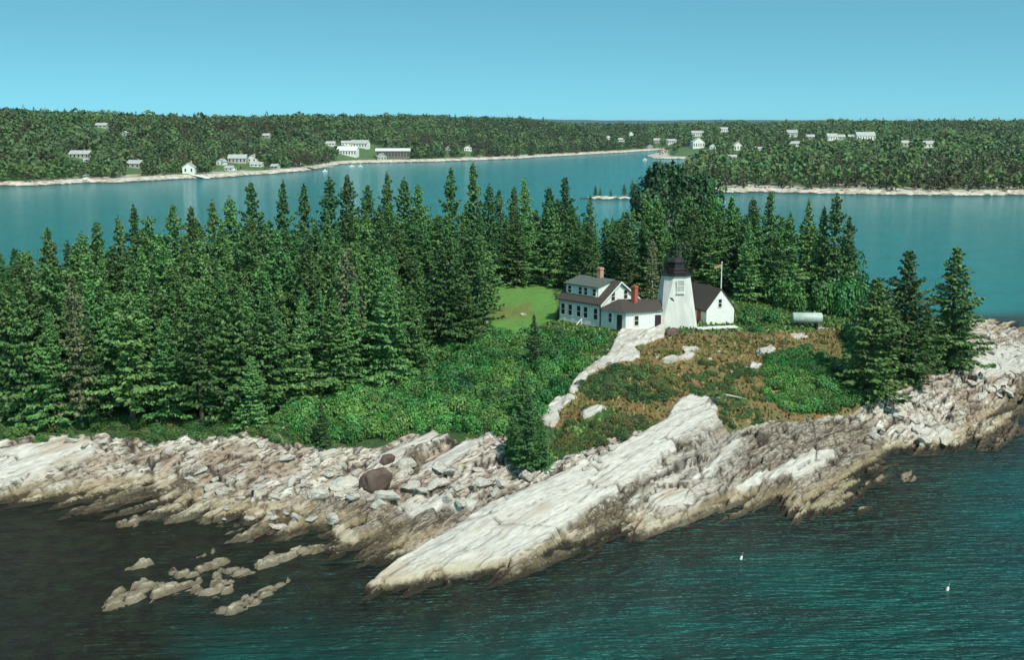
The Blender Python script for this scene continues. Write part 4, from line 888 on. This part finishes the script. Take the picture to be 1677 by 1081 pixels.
for sgn in (0, 1):
    xa, xb = (-oh, mid_) if sgn == 0 else (WG + oh, mid_)
    tr.hexa([(xa, -oh - .03, EH - oh * sl_ - .14), (xb, -oh - .03, RH - .14), (xb, -oh + .03, RH - .14), (xa, -oh + .03, EH - oh * sl_ - .14)], [(xa, -oh - .03, EH - oh * sl_ + .1), (xb, -oh - .03, RH + .1), (xb, -oh + .03, RH + .1), (xa, -oh + .03, EH - oh * sl_ + .1)])
tr.build('rake_trim', M['white'], r)
MB().box(-.09, -.003, -.12, .06, 0, EH - .3).build('corner_strip', M['trim'], r)  # thin dark strip down the wall corner
for k, fy in enumerate((.09, .27, .48, .65, .89)): win(r, (0, LH * (1 - fy) , 1.75), (0, -1, 0), (-1, 0, 0), .72, 1.55)
win(r, (2.6, 0, 4.1), (1, 0, 0), (0, -1, 0), .75, 1.25); win(r, (5.3, 0, 4.1), (1, 0, 0), (0, -1, 0), .75, 1.25)
# long shed dormer on the front slope
dx0 = .75; dz0 = EH + dx0 * sl_; dzt = 5.45; y0, y1 = LH * .14, LH * .93; xr = mid_ + .0
dm = MB(); dm.poly([(dx0, y0, dz0), (dx0, y1, dz0), (dx0, y1, dzt), (dx0, y0, dzt)])
xt = 3.4
for yy in (y0, y1): dm.poly([(dx0, yy, dz0 - .05), (dx0, yy, dzt), (xt, yy, dzt + .42), (mid_ - .3, yy, RH - .2)])
do = dm.build('dormer', M['white'], r)
dr = MB(); roof_slab(dr, dx0 - .35, dzt - .05, mid_ + .02, RH + .17, y0 - .25, y1 + .25, .12); dr.build('dormer_roof', M['roofgreen'], do)
for fy in (.12, .45, .62, .88): win(do, (dx0, y1 - (y1 - y0) * fy, (dz0 + dzt) / 2 - .02), (0, -1, 0), (-1, 0, 0), .62, 1.0)
ch = MB().box(mid_ - .35, mid_ + .35, LH * .42, LH * .42 + .7, RH - .6, RH + 1.75); ch.box(mid_ - .43, mid_ + .43, LH * .42 - .08, LH * .42 + .78, RH + 1.45, RH + 1.62); ch.build('chimney', M['tanbrick'], roof)
# rear lean-to seen at the left
MB().box(2.6, WG - .4, LH + .01, LH + 2.6, -1, 2.3).build('rear_lean_to_wall', M['darkwall'], r)
rr_ = MB(); rr_.hexa([(2.1, LH + .02, 3.3), (2.1, LH + 3.1, 2.4), (WG, LH + 3.1, 2.4), (WG, LH + .02, 3.3)][::-1], [(2.1, LH + .02, 3.45), (2.1, LH + 3.1, 2.55), (WG, LH + 3.1, 2.55), (WG, LH + .02, 3.45)][::-1]); rr_.build('rear_lean_to_roof', M['roof'], r)
# front steps and rail
st = MB(); ys = LH * .52
for k in range(4): st.box(-.35 - .3 * (k + 1), -.05 - .3 * k, ys - .6, ys + .6, -1.4, -.15 - .22 * k)
st.build('front_steps', M['wood'], r); MB().tube([(-.1, ys - .66, .75), (-1.6, ys - .66, -.3)], [.06, .06], 6).tube([(-1.5, ys - .66, -1.2), (-1.5, ys - .66, -.2)], [.06, .06], 6).tube([(-.12, ys - .66, -.3), (-.12, ys - .66, .75)], [.06, .06], 6).build('handrail', M['white'], r)
# low hipped wing running to the tower, in the house's own axes
def loc(p):
    d = np.array(p[:2]) - C0[:2]; c_, s_ = cos(-HANG), sin(-HANG); return np.array([d[0] * c_ - d[1] * s_, d[0] * s_ + d[1] * c_])
g0 = np.array([.15, 0.0]); P2 = loc(P(1024.3, 542.4, 10)); P3 = loc(P(1083, 541.0, 10)); P4 = loc(P(1083, 541.0, 10) + np.array([0, 5.2, 0])); P5 = np.array([5.2, 0.0]); WH = 2.75
ring = [g0, P2, P3, P4, P5]; cen = sum(ring) / 5
MB().hexa([(*p, -1.6) for p in ring], [(*p, -.02) for p in ring]).build('wing_foundation', M['stone'], r)
wing = MB().hexa([(*(p * 1.0), -.018) for p in ring], [(*p, WH) for p in ring]).build('wing_wall', M['white'], r)
def off(p, k): d = p - cen; return p + d / np.linalg.norm(d) * k
e = [np.array([.02, -.02]) + (-.45, -.0), off(P2, .62), off(P3, .2), off(P4, .4), P5 + (.3, -.02)]
R1 = loc(P(1011.4, 490, 13.95)); R1 = np.array([max(R1[0], 2.0), min(R1[1], -.02)]); R2 = (P3 + P4) / 2
zr = 3.95; ze = WH - .1
E = [(*p, ze) for p in e]; A1, A2 = (*R1, zr), (*R2, zr)
m_ = MB(); m_.poly([E[0], E[1], A1]).poly([E[1], E[2], A2, A1]).poly([E[2], E[3], A2]).poly([E[3], E[4], A1, A2]).poly([E[4], E[0], A1]).poly(E[::-1])
m_.build('wing_roof', M['roof'], r)
u1 = (P2 - g0) / np.linalg.norm(P2 - g0); n1_ = np.array([u1[1], -u1[0]]); n1_ = n1_ if n1_ @ (cen - g0) < 0 else -n1_
u2 = (P3 - P2) / np.linalg.norm(P3 - P2); n2_ = np.array([u2[1], -u2[0]]); n2_ = n2_ if n2_ @ (cen - P2) < 0 else -n2_
L1 = np.linalg.norm(P2 - g0); L2 = np.linalg.norm(P3 - P2)
win(r, (*(g0 + u1 * L1 * .38), 1.55), (*u1, 0), (*n1_, 0), .6, 1.25)
dd = MB(); dc = g0 + u1 * L1 * .76
def wallbox(m2, c_, u, n_, w_, z0, z1, o0, o1):
    f4 = lambda z_: [(*(c_ - u * w_ / 2 + n_ * o0), z_), (*(c_ + u * w_ / 2 + n_ * o0), z_), (*(c_ + u * w_ / 2 + n_ * o1), z_), (*(c_ - u * w_ / 2 + n_ * o1), z_)]
    m2.hexa(f4(z0), f4(z1))
wallbox(dd, dc, u1, n1_, .9, -.01, 2.15, -.02, .06); dd.build('door', M['glass'], r)
win(r, (*(P2 + u2 * L2 * .30), 1.45), (*u2, 0), (*n2_, 0), .55, 1.35)
dd = MB(); wallbox(dd, P2 + u2 * L2 * .90, u2, n2_, .85, .1, 2.2, -.02, .06); dd.build('door', M['glass'], r)
c_ = loc(P(1039, 500, 13.3)); c_ = (R1 + R2) / 2 * .55 + R1 * .45 + n2_ * -.35
cc = loc(P(1039, 492, 13.9)); MB().box(cc[0] - .34, cc[0] + .34, cc[1] - .34, cc[1] + .34, 3.0, 6.0).box(cc[0] - .42, cc[0] + .42, cc[1] - .42, cc[1] + .42, 5.7, 5.85).build('wing_chimney', M['brick'], r)

# ------------------------------------------------------------------ LIGHT TOWER
T0_ = P(1109, 543, 9.7) + np.array([0, 2.6, 0]); TH = 7.55
r = empty('light_tower', tuple(T0_), rad(6)); tag(r, 'white tapering masonry light tower with black lantern on top', 'lighthouse')
def oct_ring(hw, ch_, z): q = hw - ch_; return [(-q, -hw, z), (q, -hw, z), (hw, -q, z), (hw, q, z), (q, hw, z), (-q, hw, z), (-hw, q, z), (-hw, -q, z)]
m_ = MB(); rings = [oct_ring(2.78, .12, -1.2), oct_ring(2.66, .14, 0), oct_ring(2.30, .5, TH * .45), oct_ring(1.86, 1.08, TH)]
for a_, b_ in zip(rings[:-1], rings[1:]):
    n = len(m_.v); m_.v += a_ + b_
    for i in range(8): j = (i + 1) % 8; m_.f.append((n + i, n + j, n + 8 + j, n + 8 + i))
n = len(m_.v); m_.v += rings[-1]; m_.f.append(tuple(n + i for i in range(8)))
tw = m_.build('tower_shaft', M['tower'], r)
MB().hexa(oct_ring(1.96, 1.12, TH - .02), oct_ring(1.96, 1.12, TH + .12)).build('cornice', M['white'], r)
MB().hexa(oct_ring(2.15, 1.22, TH + .12), oct_ring(2.15, 1.22, TH + .26)).build('gallery_deck', M['black'], r)
win(r, (.15, -2.14, TH - 1.25), (1, 0, 0), (0, -1, 0), .95, 1.55, mat='greywall'); 
MB().box(-.45, .75, -2.38, -2.0, TH - 2.28, TH - 2.16).build('window_sill', M['white'], r)
MB().tube([(-1.5, -2.02, 4.75), (-1.0, -2.30, 4.6), (-.75, -2.25, 4.3)], [.07, .09, .05], 6).build('iron_bracket', M['trim'], r)
rl = MB(); ry = oct_ring(2.08, 1.18, 0)
for i in range(8):
    x0_, y0_, _ = ry[i]; x1_, y1_, _ = ry[(i + 1) % 8]
    for z_ in (TH + .75, TH + 1.2): rl.tube([(x0_, y0_, z_), (x1_, y1_, z_)], [.035, .035], 5)
    rl.tube([(x0_, y0_, TH + .26), (x0_, y0_, TH + 1.22)], [.04, .04], 5)
rl.build('gallery_railing', M['black'], r)
ln = MB(); ln.hexa(oct_ring(1.15, .67, TH + .26), oct_ring(1.15, .67, TH + .95)); lo = ln.build('lantern_base', M['black'], r)
pn = MB().hexa(oct_ring(1.04, .6, TH + .95), oct_ring(1.04, .6, TH + 1.95)).build('lantern_panes', M['glass'], r)
mu = MB()
for q in oct_ring(1.07, .62, 0): MB().tube([(q[0], q[1], TH + .95), (q[0], q[1], TH + 1.95)], [.05, .05], 5).build('glazing_bar', M['black'], pn)
ro = MB().hexa(oct_ring(1.28, .75, TH + 1.95), oct_ring(1.28, .75, TH + 2.05)); ro.hexa(oct_ring(1.2, .7, TH + 2.05), oct_ring(.7, .41, TH + 2.5)); ro.hexa(oct_ring(.68, .4, TH + 2.5), oct_ring(.18, .1, TH + 2.68)); dome = ro.build('lantern_roof', M['black'], r)
MB().tube([(0, 0, TH + 2.65), (0, 0, TH + 2.8), (0, 0, TH + 2.94), (0, 0, TH + 3.05)], [.1, .22, .18, .03], 10).build('vent_ball', M['black'], dome)
# dark boulder standing in for the rock arch hollow at the tower foot
q = ground(1102, 552); boulder(q[0], q[1] + .4, .95, 'dark brown boulder standing in for the hollow at the foot of the white tower', None, DB[2], -.1)

# ------------------------------------------------------------------ SHED, POLE, WALK, TANK
S0 = P(1156.5, 533.5, 10.0); S1 = P(1203.2, 531.2, 10.0); SA = rad(24); SW = float(abs(S1[0] - S0[0]) / cos(SA)); SL = 8.2; SE, SR = 2.25, 5.0
r = empty('shed', tuple(S0), SA); tag(r, 'small white gabled oil house with steep brown roof right of the tower', 'shed')
MB().box(-.02, SW + .02, .02, SL, -1.2, -.03).build('foundation', M['stone'], r)
wl = MB().box(0, SW, 0, SL, -.03, SE); wl.poly([(0, 0, SE), (SW, 0, SE), (SW / 2, 0, SR)]); wl.poly([(SW, SL, SE), (0, SL, SE), (SW / 2, SL, SR)]); wl.build('wall', M['white'], r)
k_ = (SR - SE) / (SW / 2); rf = MB(); roof_slab(rf, -.25, SE - .25 * k_ + .02, SW / 2, SR + .02, -.12, SL + .2, .2); roof_slab(rf, SW / 2, SR + .02, SW + .25, SE - .25 * k_ + .02, -.12, SL + .2, .2); rf.build('roof', M['roof'], r)
win(r, (SW * .47, 0, 3.1), (1, 0, 0), (0, -1, 0), .55, 1.15)
dd = MB().box(-.06, .02, 1.4, 2.3, 0, 1.9); dd.build('door', M['brick'], r)
q = ground(1182, 531); q[1] += 7.0; x_ = (1182.5 - CX) / FPX * q[1] * 1.005
r = empty('flagpole', (x_, q[1], float(hgt(x_, q[1])))); ztop = CAMZ - (428 - YH) / FPX * q[1] - float(hgt(x_, q[1])); tag(r, 'thin white pole with a small pale vane rising behind the shed gable', 'pole')
MB().tube([(0, 0, -.5), (0, 0, ztop * .6), (0, 0, ztop)], [.11, .09, .06], 8).build('pole', M['white'], r)
MB().hexa([(-1.1, -.03, ztop - .9), (-.05, -.03, ztop - .55), (-.05, .03, ztop - .55), (-1.1, .03, ztop - .9)], [(-1.1, -.03, ztop - .62), (-.05, -.03, ztop - .2), (-.05, .03, ztop - .2), (-1.1, .03, ztop - .62)]).build('vane', M['tanbrick'], r)
MB().tube([(0, 0, ztop), (0, 0, ztop + .18)], [.12, .12], 8).build('finial', M['white'], r)
A_ = P(1140, 541, 9.9); B_ = P(1206, 538, 9.9)
r = empty('boardwalk', tuple(A_), math.atan2((B_ - A_)[1], (B_ - A_)[0])); tag(r, 'low white boardwalk with posts in front of the shed', 'boardwalk'); wl_ = float(np.linalg.norm(B_ - A_))
dk = MB()
for k in range(int(wl_ / .3)): dk.box(k * .3, k * .3 + .27, -.5, .5, .32, .38)
dk.build('deck', M['white'], r)
for k in range(4): MB().box(k * wl_ / 3.2, k * wl_ / 3.2 + .14, -.55, -.43, -1.2, .36).build('post', M['white'], r)
MB().box(0, wl_, -.58, -.54, .18, .4).build('edge_board', M['white'], r)
q = ground(1321, 537); r = empty('storage_tank', (q[0], q[1], q[2]), rad(-4)); tag(r, 'pale horizontal fuel tank on dark cradles at the right of the turf', 'tank')
tl, tr_ = 2.15, .78; zc = 1.4
m_ = MB(); m_.tube([(-tl, 0, zc), (-tl + .08, 0, zc), (-tl + .2, 0, zc), (tl - .2, 0, zc), (tl - .08, 0, zc), (tl, 0, zc)], [tr_ * .55, tr_ * .88, tr_, tr_, tr_ * .88, tr_ * .55], 24); m_.build('tank_shell', M['tank'], r, smooth=True)
for x_ in (-1.3, 1.3): MB().hexa([(x_ - .15, -.6, -.4), (x_ + .15, -.6, -.4), (x_ + .15, .6, -.4), (x_ - .15, .6, -.4)], [(x_ - .15, -.7, .62), (x_ + .15, -.7, .62), (x_ + .15, .7, .62), (x_ - .15, .7, .62)]).build('cradle', M['black'], r)
MB().tube([(1.0, 0, zc + tr_ - .05), (1.0, 0, zc + tr_ + .2)], [.12, .12], 10).build('filler_cap', M['tank'], r)

# ------------------------------------------------------------------ WHARF, STAIR, BOATS, LEDGE
def far0(px, py): return P(px, py, 0)
q = far0(520, 278); r = empty('wharf', (q[0], q[1], 0), .25); tag(r, 'pale wooden wharf on piles jutting from the far shore', 'wharf'); W = 52 * q[1] / FPX
MB().box(-W / 2, W / 2, -2.5, 5, 2.4, 2.9).build('deck', M['wood'], r)
for k in range(7): MB().tube([(-W / 2 + W * k / 6, -2.2, -2), (-W / 2 + W * k / 6, -2.2, 2.5)], [.25, .22], 6).build('pile', M['darkwall'], r)
q2 = far0(515, 271); far_house(np.array([q2[0], q[1] + 8, 2.9]), 20, 6, 'white', 'farroof', 'low white shed standing on the wharf')
p = farpoint(139, 262); q = farpoint(139, 296); r = empty('stairway', tuple(q)); tag(r, 'long white stair running down the bank to the water', 'stair'); d = p - q
st = MB()
for k in range(24):
    a = d * k / 24; st.box(a[0] - 1.1, a[0] + 1.1, a[1], a[1] + abs(d[1]) / 24 + .1, a[2] + .5, a[2] + .9 + abs(d[2]) / 24)
st.build('tread_run', M['white'], r); MB().tube([(-1.2, 0, 1.5), tuple(d + np.array([-1.2, 0, 1.5]))], [.1, .1], 5).tube([(1.2, 0, 1.5), tuple(d + np.array([1.2, 0, 1.5]))], [.1, .1], 5).build('handrail', M['white'], r)
p = farpoint(312, 286); q = far0(340, 293); q[2] = .5; r = empty('slipway', tuple(q)); tag(r, 'sloping white slipway below the steep boathouse', 'slipway'); d = p - q; s2 = np.array([1.6, .6, 0])
MB().hexa([tuple(-s2), tuple(s2), tuple(d + s2), tuple(d - s2)], [tuple(-s2 + (0, 0, .4)), tuple(s2 + (0, 0, .4)), tuple(d + s2 + (0, 0, .4)), tuple(d - s2 + (0, 0, .4))]).build('ramp', M['white'], r)
def boat(px, py, ln_, lab, rz):
    q = far0(px, py); l_ = ln_ * q[1] / FPX / 2; r = empty('boat', (q[0], q[1], 0), rz); tag(r, lab, 'boat', 'boats on the bay'); w_ = l_ * .3; h_ = .9
    b0 = [(-l_ * .9, -w_ * .7, -.2), (l_ * .5, -w_ * .7, -.2), (l_ * .88, 0, -.2), (l_ * .5, w_ * .7, -.2), (-l_ * .9, w_ * .7, -.2)]; t0 = [(-l_, -w_, h_), (l_ * .5, -w_, h_), (l_, 0, h_ * 1.3), (l_ * .5, w_, h_), (-l_, w_, h_)]
    MB().hexa(b0, t0).build('hull', M['white'], r); MB().box(-l_ * .2, l_ * .3, -w_ * .5, w_ * .5, h_, h_ + 1.2).build('cabin', M['white'], r); MB().box(-l_ * .28, l_ * .36, -w_ * .6, w_ * .6, h_ + 1.2, h_ + 1.32).build('cabin_roof', M['greywall'], r)
for a in [(576,273,9,'white boat, left one of the two moored below the clearing',.2),(590,273,8,'white boat, right one of the two moored below the clearing',-.1),(1056,262,8,'small white boat moored off the small point',.1),(532,281,9,'white boat lying beside the wharf',.4)]: boat(*a)
for px, py, lab in [(1551,968,'white lobster buoy in the water at the lower right'),(1213,917,'white buoy off the middle of the island')]:
    q = far0(px, py); r = empty('buoy', (q[0], q[1], 0), .3); tag(r, lab, 'buoy'); r.rotation_euler[1] = .3; r.scale = (.7, .7, .7)
    MB().tube([(0, 0, -.2), (0, 0, .05), (0, 0, .38), (0, 0, .5)], [.08, .18, .16, .05], 10).build('float', M['white'], r); MB().tube([(0, 0, .45), (0, 0, 1.0)], [.03, .03], 6).build('spindle', M['wood'], r)
# low ledge with a few trees beyond the gap in the wood
lx, ly = np.meshgrid(np.linspace(-1, 1, 60), np.linspace(-1, 1, 24)); qa, qb = far0(950, 325), far0(1040, 325)
lxx = (qa[0] + qb[0]) / 2 + lx * (qb[0] - qa[0]) * .62; lyy = qa[1] + ly * 14; lz = 1.7 * (1 - lx ** 2) * (1 - ly ** 2) * (1 + .9 * fbm(lxx * .2, lyy * .2, 6)) - .6
li = np.arange(lx.size).reshape(lx.shape); LF = np.stack([li[:-1, :-1], li[:-1, 1:], li[1:, 1:], li[1:, :-1]], -1).reshape(-1, 4)
tag(link('rock_ledge', npmesh('rock_ledge', np.c_[lxx.ravel(), lyy.ravel(), lz.ravel()], LF, M['far'], True)), 'low dark rock ledge lying in the bay beyond the wood', 'ledge')
for k, (px, h_) in enumerate([(975, 6), (983, 4.5), (1000, 4), (1022, 7), (1035, 9)]):
    q = far0(px, 325); put_tree(q[0], q[1], h_ , k, '%s small spruce from the left on the low ledge in the bay' % ORD[k], 'spruces on the ledge', 1.2, z=1.0)
# ------------------------------------------------------------------ AIR
m, t, b = newmat('pale_air'); t.nodes.remove(b); pv = N(t, 'ShaderNodeVolumePrincipled'); pv.inputs['Color'].default_value = (.72, .90, 1.0, 1); pv.inputs['Density'].default_value = .00003; pv.inputs['Anisotropy'].default_value = .2
L(t, pv.outputs[0], t.nodes['Material Output'].inputs['Volume'])
tag(MB().box(-13000, 13000, -500, 14500, -6, 110).build('haze', m), kind='stuff')
print('objects', len(bpy.data.objects))
